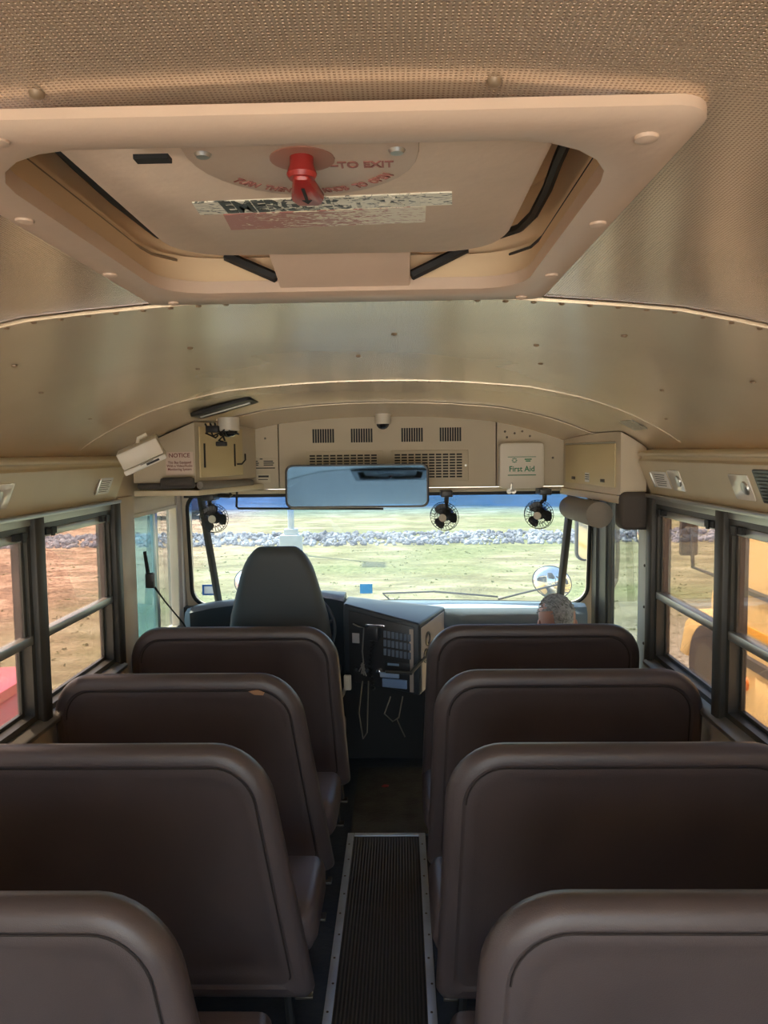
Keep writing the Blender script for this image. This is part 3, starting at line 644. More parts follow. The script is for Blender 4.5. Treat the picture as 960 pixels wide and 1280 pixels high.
# hinge cover and struts at the front of the well
obj('hinge_cover', MB().prism([(1.07, 2.02), (1.07, 1.992), (1.195, 1.962), (1.212, 1.955), (1.212, 2.02)], lambda a, c: (-.124, a, c), lambda a, c: (.078, a, c)), M['hatch'], t, bevel=.003)
for a, c in (((-.205, 1.205, 2.005), (-.126, 1.195, 1.968)), ((.165, 1.205, 2.01), (.080, 1.195, 1.968))):
    obj('hinge_arm', MB().tube([a, c], .008, 6), M['black'], t)
obj('side_strut', MB().tube([(.234, .76, 2.02), (.238, .881, 2.02), (.244, .972, 2.02), (.245, 1.077, 2.02), (.236, 1.140, 2.02), (.212, 1.172, 2.02)], .0065, 6), M['black'], t, smooth=True)
obj('side_strut', MB().tube([(-.290, .78, 2.02), (-.294, .864, 2.02), (-.296, .985, 2.02), (-.289, 1.139, 2.02)], .0065, 6), M['black'], t, smooth=True)
obj('liner_groove', MB().tube([(.2625, .72, 1.998), (.2625, 1.10, 1.998), (.255, 1.16, 1.998), (.23, 1.20, 1.998)], .0022, 5), M['ink'], t, smooth=True)
obj('liner_groove', MB().tube([(-.3125, .74, 1.998), (-.3125, 1.10, 1.998), (-.305, 1.16, 1.998), (-.28, 1.20, 1.998)], .0022, 5), M['rivet'], t, smooth=True)
obj('flange_slot', MB().box(-.165, -.135, .672, .684, 1.952, 1.956), M['black'], t)
# handle disc
dz = [(-.115+0, .64)]
dpts = [(-.132, .632), (.080, .632), (.080, .722)] + [(-.026+.106*cos(a), .722+.108*sin(a)) for a in [pi*k/16 for k in range(1, 16)]] + [(-.132, .722)]
disc = obj('handle_plate', MB().prism(dpts, lambda a, c: (a, c, 1.976), lambda a, c: (a, c, 1.970)), M['hatch'], lid, bevel=.002)
obj('knob_recess', MB().lathe((-.027, .728, 1.970), (0, 0, -1), [(0, .030), (.001, .030), (.0012, .026)], 24), pbr('recess_ring', (.42, .20, .14), .5), lid)
obj('red_knob', MB().lathe((-.027, .722, 1.970), (0, 0, -1), [(0, .011), (.008, .011), (.016, .014), (.020, .012)], 16), M['red'], lid, smooth=True)
obj('knob_lever', MB().prism([(-.034, .715), (-.020, .715), (-.012, .775), (-.016, .790), (-.040, .790), (-.044, .775)], lambda a, c: (a, c, 1.957), lambda a, c: (a, c, 1.946)), M['red'], lid, bevel=.004)
obj('knob_arrow', MB().prism([(-.0295, .735), (-.0265, .735), (-.0265, .768), (-.023, .768), (-.028, .779), (-.033, .768), (-.0295, .768)], lambda a, c: (a, c, 1.9457), lambda a, c: (a, c, 1.9452)), M['ink'], lid)
def down(x, y, z, ang=0): return Matrix.Translation((x, y, z)) @ Matrix.Rotation(ang, 4, 'Z') @ Matrix.Diagonal((1, -1.5, -1, 1))
def dtext(nm, s, size, x, y, z, mat, ang=0, bold=0., sx=1.): return text(nm, s, size, mat, lid, down(x, y, z, ang), bold=bold, sx=sx)
dtext('lettering', '\u2013TO EXIT', .0140, .027, .745, 1.9695, M['redtext'], 0, .0003)
def arc(s_, a0, a1, r, size):
    n = len(s_)
    for k, ch in enumerate(s_):
        if ch == ' ': continue
        a = radians(a0+(a1-a0)*k/(n-1)); dtext('lettering', ch, size, -.026+r*cos(a), .722+r*sin(a), 1.9695, M['redtext'], a-pi/2, .0003)
arc('TURN THEN', 141, 107, .092, .0108)
arc('KNOB TO OPEN', 82, 34, .092, .0108)
for x in (-.115, .060):
    obj('plate_screw', MB().lathe((x, .712, 1.970), (0, 0, -1), [(0, .008), (.003, .006)], 12), M['alu'], lid, smooth=True)
lab = obj('reflective_label', MB().prism([(-.164, .857), (.118, .840), (.121, .880), (-.166, .899)], lambda a, c: (a, c, 1.9755), lambda a, c: (a, c, 1.9735)), M['foil'], lid)
M['wornink'] = foilmat('worn_black_print', (.02, .02, .02), (.80, .76, .62), 30)
M['foil2'] = foilmat('worn_red_label', (.42, .16, .13), (.78, .70, .54), 45)
for _mm in ('wornink', 'foil2'):
  _w = M[_mm].node_tree; _n = _w.nodes; _c = [q for q in _n if q.type == 'VALTORGB'][0]; _t = [q for q in _n if q.type == 'TEX_COORD'][0]; _z = [q for q in _n if q.type == 'TEX_NOISE'][0]
  _s = _n.new('ShaderNodeSeparateXYZ'); _m = _n.new('ShaderNodeMath'); _m.operation = 'MULTIPLY_ADD'; _m.inputs[1].default_value = 1.3
  _w.links.new(_t.outputs['Object'], _s.inputs[0]); _w.links.new(_s.outputs[0], _m.inputs[0]); _w.links.new(_z.outputs[0], _m.inputs[2]); _w.links.new(_m.outputs[0], _c.inputs[0])
dtext('lettering', 'EMERGENCY EXIT', .035, -.022, .869, 1.9732, M['wornink'], radians(-3.5), .0012, .80)
lab2 = obj('instruction_label', MB().prism([(-.140, .902), (.092, .885), (.093, .945), (-.144, .962)], lambda a, c: (a, c, 1.9755), lambda a, c: (a, c, 1.9738)), M['foil2'], lid)
for x, y in ((-.022, .612), (.255, .625), (.275, .85), (.272, 1.09), (.255, 1.245), (-.025, 1.248), (-.30, 1.245), (-.325, 1.04), (-.322, .80), (-.25, .61)):
    obj('flange_screw', MB().lathe((x, y, cz(x, y)-.0145), (0, 0, -1), [(0, .0095), (.003, .009), (.005, .004)], 14), M['hatch'], t, smooth=True)
o = None
rv = MB()
for x in (-.2, .13): rv.lathe(Vector((x, .572, cz(x, .57))), (0, 0, -1), [(0, .006), (.003, .005), (.005, .002)], 12)
struct('trim_44', rv, M['rivet'], 'ceiling screws behind the roof hatch', smooth=True)

# ------------------------------------------------------------------ header above the windshield
HYF = 4.05
hp = []
N_ = 40
top = [(x, cz(x, HYF)+.012) for x in [XC-.80+1.60*i/N_ for i in range(N_+1)]]
outl = [(-.58, 1.505), (.565, 1.505)] 
def panel(x0, x1, z0, y, th=.03, n=20, dz=.012):
    up = [(x0+(x1-x0)*i/n, cz(x0+(x1-x0)*i/n, y)+dz) for i in range(n+1)]
    o = [(x0, z0), (x1, z0)] + up[::-1]
    return MB().prism(o, lambda a, c: (a, y, c), lambda a, c: (a, y+th, c))
struct('header_backing', panel(-1.13, 1.09, 1.512, HYF+.031, .02), M['ink'])  # added box that blocks light leaking through the panel gaps
hd = struct('header_panel', panel(-.577, .562, 1.512, HYF), M['header'], 'cream panel with vents over the windshield')
hl = struct('header_panel_left', panel(-.90, -.583, 1.512, HYF), M['header'], 'left end of the panel over the windshield')
hr = struct('header_panel_right', panel(.568, .97, 1.512, HYF), M['header'], 'right end of the panel over the windshield')
struct('header_rail', MB().box(-1.12, 1.08, HYF-.002, HYF+.16, 1.487, 1.508), M['header'], 'rail under the panel over the windshield', bevel=.004)
struct('header_shadow_strip', MB().box(-1.10, 1.06, HYF+.03, HYF+.15, 1.468, 1.488), M['black'], 'black strip standing in for shade along the windshield top')  # black colour stands in for the shade under the header rail
for x0, x1 in ((-.401, -.284), (-.199, -.082), (.066, .182), (.267, .383)):
    mb = MB()
    for k in range(9):
        xx = x0+(x1-x0)*(k+.5)/9; mb.box(xx-.0047, xx+.0047, HYF-.0016, HYF+.001, 1.753, 1.825)
    obj('louvre_vent', mb, M['ink'], hd)
def grille(x0, x1, z0, z1, nx, nz):
    f_ = obj('vent_grille', MB().prism(rrect(x0, x1, z0, z1, .004, 2), lambda a, c: (a, HYF, c), lambda a, c: (a, HYF-.010, c)), M['header'], hd, bevel=.003)
    mb = MB()
    ix0, ix1, iz0, iz1 = x0+.016, x1-.03, z0+.016, z1-.016
    for i in range(nx):
        for j in range(nz):
            ax = ix0+(ix1-ix0)*(i+.1)/nx; bx = ix0+(ix1-ix0)*(i+.9)/nx; cz_ = iz0+(iz1-iz0)*(j+.5)/nz
            mb.box(ax, bx, HYF-.0116, HYF-.009, cz_-.0042, cz_+.0042)
    obj('grille_slots', mb, M['ink'], f_)
    obj('grille_screw', MB().lathe((x1-.014, HYF-.010, (z0+z1)/2), (0, -1, 0), [(0, .008), (.003, .006)], 12), M['alu'], f_, smooth=True)
grille(-.435, -.029, 1.545, 1.708, 10, 9)
grille(.012, .418, 1.545, 1.708, 10, 9)
# panels with switches at the left of the header
pl = obj('switch_label', MB().box(-.736, -.585, HYF-.004, HYF, 1.612, 1.678), pbr('switch_label_face', (.60, .52, .38), .5), hl, bevel=.001)
mb = MB()
for x0, x1, z in ((-.728, -.69, 1.66), (-.728, -.685, 1.65), (-.728, -.688, 1.64), (-.66, -.61, 1.66), (-.66, -.605, 1.65), (-.66, -.61, 1.64), (-.72, -.60, 1.624), (-.68, -.665, 1.672)): mb.box(x0, x1, HYF-.0052, HYF-.004, z-.0028, z+.0028)
obj('label_print', mb, M['ink'], pl)
pl = obj('warning_label', MB().box(-.70, -.625, HYF-.003, HYF, 1.548, 1.592), pbr('warning_label_face', (.66, .60, .45), .5), hl)
obj('label_print', MB().box(-.69, -.635, HYF-.004, HYF-.003, 1.575, 1.585).box(-.69, -.64, HYF-.004, HYF-.003, 1.562, 1.566), M['ink'], pl)
for x, z in ((.61, 1.80), (.62, 1.77), (.70, 1.80), (.74, 1.775), (.66, 1.79), (.78, 1.70), (.86, 1.66), (-.65, 1.78)):
    obj('panel_screw', MB().lathe((x, HYF, z), (0, -1, 0), [(0, .006), (.003, .004)], 10), M['screw'], hr if x > 0 else hl, smooth=True)
# first aid box
t = thing('first_aid_box', (.685, HYF, 1.50), 'cream first aid box with green lettering on the windshield header', 'first aid box')
obj('case', MB().prism(rrect(.572, .800, 1.506, 1.740, .02, 4), lambda a, c: (a, HYF-.085, c), lambda a, c: (a, HYF-.001, c)), M['white_metal'], t, bevel=.006)
fx = frame((.685, HYF-.0855, 1.60), (1, 0, 0), (0, 0, 1))
text('lettering', 'First Aid', .040, M['green'], t, fx @ Matrix.Translation((0, .005, 0)), bold=.0006, sx=.95)
mb = MB().box(-.072, .072, -.028, -.0235, 0, .0008, fx).box(-.072, .072, .066, .069, 0, .0008, fx)
obj('green_lines', mb, M['green'], t)
mb = MB()
for a in range(8):
    an = 2*pi*a/8; mb.box(-.038+.010*cos(an)-.004, -.038+.010*cos(an)+.004, .050+.010*sin(an)-.002, .050+.010*sin(an)+.002, 0, .0008, fx)
mb.box(.014, .05, .052, .058, 0, .0008, fx).box(.02, .044, .043, .049, 0, .0008, fx)
obj('emblem', mb, M['green'], t)
obj('latch', MB().box(.612, .65, HYF-.095, HYF-.085, 1.49, 1.502).box(.625, .637, HYF-.097, HYF-.085, 1.49, 1.535), M['alu'], t, bevel=.003)
obj('latch_wing', MB().lathe((.620, HYF-.086, 1.492), (0, -1, 0), [(0, .014), (.006, .013)], 14).lathe((.643, HYF-.086, 1.492), (0, -1, 0), [(0, .014), (.006, .013)], 14), M['alu'], t, smooth=True)

# dome cameras
def dome(x, y, z, lb, r=.036):
    t = thing('dome_camera', (x, y, z), lb, 'camera', 'dome cameras')
    obj('housing', MB().lathe((x, y, z+.04), (0, 0, -1), [(0, r*1.12), (.055, r*1.12), (.06, r*1.0)], 24), M['white_metal'], t, smooth=True)
    obj('smoked_dome', MB().lathe((x, y, z-.018), (0, 0, -1), [(0, r*.93), (.012, r*.86), (.024, r*.6), (.030, r*.2)], 24), M['smoke'], t, smooth=True)
    return t
dome(-.027, 3.985, 1.865, 'small white dome camera at the centre top of the header')
dome(-.70, 3.42, 1.822, 'white dome camera with loose cable at the left ceiling by the cabinet', .042)
# black slotted roof vent left of the camera
m = frame((-.68, 3.26, cz(-.68, 3.26)-.006), (1, 0, .27), (0, 1, 0))
t = tag(obj('ceiling_slot', MB().prism(rrect(-.13, .13, -.10, .10, .02, 3), lambda a, c: m @ Vector((a, c, .004)), lambda a, c: m @ Vector((a, c, -.012))), M['black'], bevel=.002), 'black slotted recess in the ceiling above the left dome camera', 'vent')
obj('slot_bar', MB().box(-.11, .11, -.008, .008, -.017, -.012, m), M['alu'], t)
o = obj('ceiling_placard', MB().prism(rrect(-.05, .05, -.03, .03, .004, 2), lambda a, c: m @ Vector((a+.185, c+.02, .006)), lambda a, c: m @ Vector((a+.185, c+.02, .002))), M['cream']); tag(o, 'small cream cover plate on the ceiling right of the black slot', 'plate')
# cable bundle under it
cb = thing('cable_bundle', (-.76, 3.44, 1.80), 'loose black cables and connectors hanging beside the left dome camera', 'cable')
rr = random.Random(5)
for k in range(5):
    pts = [Vector((-.80+.02*k, 3.40, 1.835))]
    for j in range(6):
        pts.append(Vector((-.80+.022*k+.012*j*rr.uniform(.2, 1.2), 3.40-.01*j, 1.835-.016*j*rr.uniform(.6, 1.2))))
    obj('wire', MB().tube(pts, .0042, 6), M['black'], cb, smooth=True)
obj('connector', MB().box(-.79, -.735, 3.36, 3.40, 1.795, 1.825), M['black'], cb, bevel=.004)
obj('connector', MB().box(-.745, -.70, 3.35, 3.385, 1.735, 1.755, ), M['black'], cb, bevel=.004)

# ------------------------------------------------------------------ left overhead cabinet
t = thing('overhead_cabinet', (-1.0, 3.7, 1.59), 'cream cabinet over the driver window with a red printed notice', 'cabinet')
cab = [(-1.135, 3.42), (-.855, 3.42), (-.70, 4.04), (-1.135, 4.04)]
def cabz(x, y): return cz(x, y)+.0
mb = MB(); zb_ = 1.575
bot = [Vector((x, y, zb_)) for x, y in cab]; tp = [Vector((x, y, min(cabz(x, y)+.004, 1.9))) for x, y in cab]
rows = []
def cabgrid(c, n=8):
    pts = []
    for i in range(len(c)):
        a, b_ = c[i], c[(i+1) % len(c)]
        for k in range(n): pts.append((a[0]+(b_[0]-a[0])*k/n, a[1]+(b_[1]-a[1])*k/n))
    return pts
cg = cabgrid(cab)
obj('carcass', MB().rings([[Vector((x, y, zb_)) for x, y in cg], [Vector((x, y, cabz(x, y)-.005)) for x, y in cg]]), M['header'], t)
# door on the slanted face
dirv = Vector((.155, .62, 0)).normalized()
mL = frame((-.855+dirv.x*.27, 3.42+dirv.y*.27, 1.70), dirv, (0, 0, 1))   # x along the face, z out to the room
if mL.to_3x3() @ Vector((0, 0, 1)) @ Vector((1, 0, 0)) < 0: pass
d = obj('door', MB().box(-.235, .20, -.105, .125, 0, .008, mL), M['yellow_cream'], t, bevel=.003)
obj('handle_slot', MB().box(-.205, -.190, -.06, .05, .008, .0095, mL), M['ink'], d)
obj('handle_slot', MB().box(.10, .115, -.06, .05, .008, .0095, mL), M['ink'], d)
obj('hook', MB().tube([mL @ Vector(p) for p in ((.13, -.05, .008), (.14, -.05, .03), (.17, -.03, .035), (.18, 0, .03))], .004, 6), M['black'], d, smooth=True)
nm = frame((-.925, 3.4195, 1.660), (1, 0, 0), (0, 0, 1))
nt_ = obj('notice_sign', MB().box(-.062, .062, -.050, .052, 0, .002, nm), M['paper'], t)
text('lettering', 'NOTICE', .026, M['redink'], nt_, nm @ Matrix.Translation((0, .036, .0024)), bold=.0003)
text('lettering', 'This Bus Equipped\nWith a Video/Audio\nMonitoring System', .0160, M['redink'], nt_, nm @ Matrix.Translation((0, -.010, .0024)), bold=.0002, sx=.88)
# padding under it
def roll(name, a, b_, r, mat, lb, cat='padding'):
    a, b_ = Vector(a), Vector(b_); ln = (b_-a).length; ax = (b_-a).normalized()
    return tag(obj(name, MB().lathe(a, ax, [(0, r*.3), (.003, r*.8), (.012, r), (ln-.012, r), (ln-.003, r*.8), (ln, r*.3)], 20), mat, smooth=True), lb, cat, 'padded rolls over the doorways')
roll('padded_roll', (-1.11, 3.395, 1.560), (-.852, 3.395, 1.564), .014, M['paddark'], 'thin black padded bar under the notice cabinet, left of the thicker one')
roll('padded_roll', (-1.0, 3.375, 1.578), (-.850, 3.375, 1.580), .022, M['paddark'], 'short dark padded roll under the notice sign')
roll('padded_roll', (-.842, 3.43, 1.562), (-.715, 3.98, 1.548), .020, M['padgrey'], 'light grey padded roll running forward under the left cabinet door')
struct('trim_60', MB().prism([(-1.14, 3.43), (-.845, 3.43), (-.66, 4.06), (-.66, 4.2), (-1.14, 4.2)], lambda a, c: (a, c, 1.515), lambda a, c: (a, c, 1.540)), M['cream'], 'ledge under the left cabinet', bevel=.004)

# ------------------------------------------------------------------ right overhead cabinet
t = thing('overhead_cabinet', (1.0, 3.6, 1.50), 'yellowish cream cabinet with latched flap door over the entry door', 'cabinet')
cab = [(.992, 3.27), (1.10, 3.27), (1.10, 4.04), (.915, 4.04)]
cg = cabgrid(cab)
obj('carcass', MB().rings([[Vector((x, y, 1.505)) for x, y in cg], [Vector((x, y, cabz(x, y)-.005)) for x, y in cg]]), M['cream_wall'], t)
dv = Vector((-.077, .77, 0)).normalized()
mR = frame((.9915, 3.285, 1.60), -dv, (0, 0, 1))
mR = frame((.9535+.0, 3.655, 1.62), -dv, (0, 0, 1))
d = obj('flap_door', MB().box(-.335, .335, -.085, .105, 0, .008, mR), M['yellow_cream'], t, bevel=.003)
for x in (-.20, .20):
    obj('latch', MB().box(x-.022, x+.022, -.066, -.052, .008, .013, mR), M['screw'], d, bevel=.001)
sk = obj('label', MB().box(-.035, .025, -.072, -.028, .008, .009, mR), M['white'], d)
obj('print_lines', MB().box(-.03, .02, -.04, -.036, .009, .0096, mR).box(-.03, .02, -.05, -.046, .009, .0096, mR).box(-.03, .02, -.06, -.056, .009, .0096, mR), M['ink'], sk)
obj('hinge', MB().cyl(mR @ Vector((-.335, .110, .006)), mR @ Vector((.335, .110, .006)), .004, seg=8), M['alu'], d)
struct('trim_61', MB().prism([(.985, 3.27), (1.11, 3.27), (1.11, 4.2), (.90, 4.2), (.905, 4.05)], lambda a, c: (a, c, 1.47), lambda a, c: (a, c, 1.503)), M['cream'], 'ledge under the right cabinet')
roll('padded_roll', (.935, 3.98, 1.405), (.925, 3.34, 1.417), .058, M['padgrey'], 'thick light grey padded roll under the right cabinet')
tag(obj('door_header_pad', MB().prism(rrect(.985, 1.125, 1.36, 1.52, .03, 4), lambda a, c: (a, 3.235, c), lambda a, c: (a, 3.335, c)), M['paddark'], bevel=.018, seg=3), 'dark padded block over the entry door beside the thick roll', 'padding')
m = frame((.965, 3.02, cz(.965, 3.02)-.005), (1, 0, -.55), (0, 1, 0))
tag(obj('ceiling_sticker', MB().prism(rrect(-.035, .035, -.085, .085, .004, 2), lambda a, c: m @ Vector((a, c, .002)), lambda a, c: m @ Vector((a, c, -.001))), foilmat('peeling_sticker', (.30, .28, .22), (.72, .68, .55), 60)), 'small peeling silver sticker on the ceiling above the right cabinet', 'sticker')

# ------------------------------------------------------------------ monitor box hanging at the left
m = Matrix.Translation((-.925, 2.92, 1.712)) @ Euler((radians(8), radians(-24), radians(14))).to_matrix().to_4x4()
t = thing('monitor_box', (-.925, 2.92, 1.712), 'white tilted alarm box hung from the left ceiling edge', 'box')
obj('housing', MB().box(-.085, .075, -.07, .07, -.030, .035, m), M['white_metal'], t, bevel=.006)
obj('base_plate', MB().box(-.088, .078, -.073, .073, -.052, -.032, m), pbr('pale_base', (.80, .78, .70), .4), t, bevel=.006)
obj('vent_print', MB().box(.0, .05, -.0755, -.073, -.046, -.038, m).box(-.02, .03, -.0755, -.073, -.036, -.034, m), M['ink'], t)
obj('mounting_bracket', MB().tube([m @ Vector((.0, .02, .035)), m @ Vector((.01, .02, .05)), m @ Vector((.045, .02, .052))], .008, 6), M['white_metal'], t, smooth=True)

# ------------------------------------------------------------------ interior mirror
t = thing('interior_mirror', (-.152, 3.75, 1.54), 'wide rounded interior mirror hanging under the header', 'mirror')
tilt = Matrix.Translation((-.152, 3.75, 1.537)) @ Matrix.Rotation(radians(-4.5), 4, 'X')
mo = rrect(-.352, .352, -.107, .107, .035, 6)
obj('mirror_frame', MB().rings([[tilt @ Vector((x*k, y_, z*k)) for x, z in mo] for y_, k in ((.018, .93), (.014, .99), (0, 1.0), (-.005, .985))]), M['blackp'], t, smooth=True)
mi = rrect(-.340, .340, -.097, .097, .028, 6)
obj('mirror_glass', MB().prism(mi, lambda a, c: tilt @ Vector((a, -.0052, c)), lambda a, c: tilt @ Vector((a, -.0075, c))), M['mirror'], t)
for x in (-.25, .25):
    obj('bracket', MB().tube([tilt @ Vector((x, .015, .05)), (-.152+x, 3.90, 1.60), (-.152+x, HYF, 1.62)], .008, 8), M['blackp'], t, smooth=True)
# sun visor rod
tag(obj('visor_rod', MB().tube([(-.800, 4.02, 1.50), (-.800, 4.0, 1.425), (-.79, 4.0, 1.415), (-.03, 4.0, 1.405)], .006, 8), M['blackp'], smooth=True), 'thin black rod hanging under the header behind the mirror', 'rod')
tag(obj('wire_harness', MB().tube([(-1.06, 4.03, 1.488), (-.98, 4.02, 1.482), (-.90, 4.02, 1.486), (-.84, 4.02, 1.480), (-.83, 4.02, 1.492)], .011, 8), M['black'], smooth=True), 'black cable run along the header above the left fan', 'cable')

# ------------------------------------------------------------------ fans
def fan(x, y, z, xm, zm_, aim, lb):
    t = thing('dash_fan', (xm, y+.03, zm_), lb, 'fan', 'small caged fans under the header')
    obj('mount', MB().box(xm-.03, xm+.03, y-.01, y+.125, zm_-.018, zm_+.014).cyl((xm, y+.02, zm_-.01), (xm, y+.03, zm_-.05), .012, seg=12), M['blackp'], t, bevel=.004)
    ax = Vector(aim).normalized(); c = Vector((x, y, z))
    u = (Vector((0, 0, 1)) - ax*ax.z).normalized(); v = ax.cross(u)
    obj('yoke', MB().tube([(xm, y+.03, zm_-.04), c - ax*.045 + Vector((0, 0, .05)), c - ax*.05], .010, 8), M['blackp'], t, smooth=True)
    obj('motor', MB().lathe(c - ax*.085, ax, [(0, .018), (.008, .030), (.05, .032), (.062, .022)], 18), M['blackp'], t, smooth=True)
    R = .076; cg = MB()
    for k in range(26):
        a = 2*pi*k/26; e = u*cos(a)+v*sin(a)
        cg.tube([c + ax*.030 + e*.018, c + ax*.026 + e*R*.6, c + ax*.012 + e*R*.93, c - ax*.004 + e*R, c - ax*.022 + e*R*.9, c - ax*.032 + e*R*.55], .0011, 4)
    for d_, rad in ((-.004, R), (.013, R*.92), (.027, R*.58), (-.03, R*.6)):
        cg.tube([c + ax*d_ + (u*cos(2*pi*k/28)+v*sin(2*pi*k/28))*rad for k in range(28)], .0015, 4, closed=True)
    cage = obj('cage', cg, M['cage'], t)
    obj('badge', MB().lathe(c + ax*.028, ax, [(0, .021), (.004, .019)], 20), M['white_metal'], cage, smooth=True)
    for k in range(3):
        bl = MB(); rs = []
        for q in range(6):
            rad = .014+.052*q/5; wd = .26+.62*sin(pi*(.15+.7*q/5))
            a0 = 2*pi*k/3+.4; row = []
            for w_ in range(7):
                a = a0 + wd*(w_/6-.5)*1.5; row.append(c + (u*cos(a)+v*sin(a))*rad + ax*(.010*(w_/6-.5)*1.6))
            rs.append(row)
        vs = [p for r_ in rs for p in r_]; fs = [(i*7+j, i*7+j+1, i*7+j+8, i*7+j+7) for i in range(5) for j in range(6)]
        nb = len(vs); vs2 = [p - ax*.0015 for p in vs]
        fs2 = [tuple(nb+q for q in f_)[::-1] for f_ in fs]
        bl.add(vs+vs2, fs+fs2); obj('blade', bl, M['blackp'], t, smooth=True)
fan(-.905, 3.93, 1.370, -.93, 1.480, (-.05, -1, -.05), 'caged fan hanging at the left end of the header')
fan(.283, 3.93, 1.367, .297, 1.485, (-.35, -1, -.18), 'caged fan hanging right of the interior mirror')
fan(.765, 3.93, 1.372, .800, 1.490, (-.42, -1, -.12), 'caged fan hanging beside the first aid box, rightmost of three')
for (x, o_) in ((0, 0),): pass

# ------------------------------------------------------------------ dashboard
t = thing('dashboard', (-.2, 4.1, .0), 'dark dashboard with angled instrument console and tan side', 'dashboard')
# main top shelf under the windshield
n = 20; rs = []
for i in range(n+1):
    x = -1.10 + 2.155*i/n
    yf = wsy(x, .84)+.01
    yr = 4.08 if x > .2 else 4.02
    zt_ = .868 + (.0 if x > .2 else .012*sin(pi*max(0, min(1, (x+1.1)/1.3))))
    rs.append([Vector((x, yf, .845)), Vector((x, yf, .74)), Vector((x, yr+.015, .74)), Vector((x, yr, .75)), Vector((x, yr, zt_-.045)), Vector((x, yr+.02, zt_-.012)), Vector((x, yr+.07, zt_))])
obj('dash_top', MB().rings(rs), M['dashtop_sheen'], t, smooth=True)
# instrument hood left of the console (behind the steering wheel)
rs = []
for x, zt_, yb_ in ((-1.06, .885, 3.98), (-.95, .905, 4.0), (-.80, .92, 4.02), (-.55, .945, 4.02), (-.36, .960, 4.0), (-.24, .950, 3.93)):
    rs.append([Vector((x, 4.16, .80)), Vector((x, 4.15, zt_-.03)), Vector((x, 4.10, zt_)), Vector((x, yb_+.03, zt_)), Vector((x, yb_, zt_-.02)), Vector((x, yb_+.02, .60)), Vector((x, yb_+.08, .52)), Vector((x, 4.16, .52))])
obj('instrument_hood', MB().rings(rs), M['dash'], t, smooth=True)
# console: face turned toward the driver
A_ = Vector((-.235, 3.83, 0)); B_ = Vector((.145, 3.70, 0))
cons = [(-.235, 3.83), (.145, 3.70), (.295, 4.10), (-.235, 4.14)]
zt1 = {0: .942, 1: .862, 2: .866, 3: .92}; zb1 = {0: .56, 1: .500, 2: .52, 3: .56}
cm = obj('console', MB().rings([[Vector((x, y, zb1[i])) for i, (x, y) in enumerate(cons)], [Vector((x, y, zt1[i])) for i, (x, y) in enumerate(cons)]]), M['dash'], t, bevel=.012, seg=3)
obj('console_side', MB().prism([(.018, .515), (.385, .53), (.385, .848), (.018, .838)], lambda a, c: Vector((.146, 3.70, 0)) + Vector((.351, .936, 0))*a + Vector((0, 0, c)), lambda a, c: Vector((.152, 3.698, 0)) + Vector((.351, .936, 0))*a + Vector((0, 0, c))), M['tan_panel'], t, bevel=.002)
for a, z in ((.105, .765), (.075, .685)):
    c = Vector((.149, 3.70, z)) + Vector((.351, .936, 0))*a
    obj('side_vent', MB().lathe(c, Vector((.936, -.351, 0)), [(0, .038), (.008, .036), (.010, .026), (.003, .024)], 20), M['blackp'], t, smooth=True)
ex = (B_-A_).normalized(); mC = frame(Vector((-.045, 3.762, .71)), ex, (0, 0, 1)) @ Matrix.Translation((0, 0, .001))
# local x along the face, y up, z toward the driver
obj('console_bezel', MB().prism([(-.17, -.165), (.175, -.19), (.175, .135), (-.17, .20)], lambda a, c: mC @ Vector((a, c, 0)), lambda a, c: mC @ Vector((a, c, .006))), M['blackp'], t, bevel=.003)
mb_grey = pbr('switch_grey', (.15, .19, .25), .25)
obj('console_edge', MB().box(.152, .172, -.19, .125, .003, .009, mC), M['tan_panel'], t, bevel=.002)
for r_ in range(3):
    for k in range(7):
        obj('rocker_switch', MB().box(.018+.021*k, .034+.021*k, .075-.045*r_-.006*k*.3, .110-.045*r_-.006*k*.3, .006, .013, mC), mb_grey, t, bevel=.002)
obj('radio', MB().box(.02, .155, -.095, -.045, .006, .016, mC), M['blackp'], t, bevel=.003)
obj('radio_display', MB().box(.04, .10, -.062, -.050, .016, .0165, mC), pbr('display_face', (.25, .38, .55), .2), t)
obj('open_tray', MB().box(.01, .14, -.175, -.13, .006, .018, mC), pbr('tray_blue_sheen', (.22, .34, .55), .2), t, bevel=.004)  # blue reflection painted as the tray's colour
obj('tray_flap', MB().box(.0, .10, -.125, -.10, .006, .022, mC), pbr('flap_blue_sheen', (.30, .42, .62), .2), t, bevel=.004)  # same painted blue reflection, lighter on the flap
obj('document_card', MB().box(-.150, -.112, .035, .085, .006, .009, mC), pbr('grey_card', (.42, .42, .45), .5), t)
for x, z in ((-.13, -.10), (-.085, -.11), (-.01, -.10), (-.09, -.06)):
    obj('knob', MB().lathe(mC @ Vector((x, z, .006)), mC.to_3x3() @ Vector((0, 0, 1)), [(0, .013), (.014, .011), (.016, .006)], 14), M['chrome'] if x > -.1 and z < -.08 else M['blackp'], t, smooth=True)
# two-way radio microphone with coiled cord
mt = thing('radio_microphone', mC @ Vector((-.03, .08, .03)), 'black radio microphone clipped to the console with a coiled cord', 'microphone')
obj('mic_body', MB().box(-.055, .0, .06, .13, .012, .045, mC), M['blackp'], mt, bevel=.008)
obj('mic_clip', MB().box(-.07, .03, .125, .142, .01, .03, mC), M['chrome'], mt, bevel=.004)
pts = [mC @ Vector((-.03+.010*cos(k*1.2)-.02*sin(k/60*pi), .06-.0042*k, .03+.010*sin(k*1.2))) for k in range(60)]
obj('coiled_cord', MB().tube(pts, .0028, 5), M['black'], mt, smooth=True)
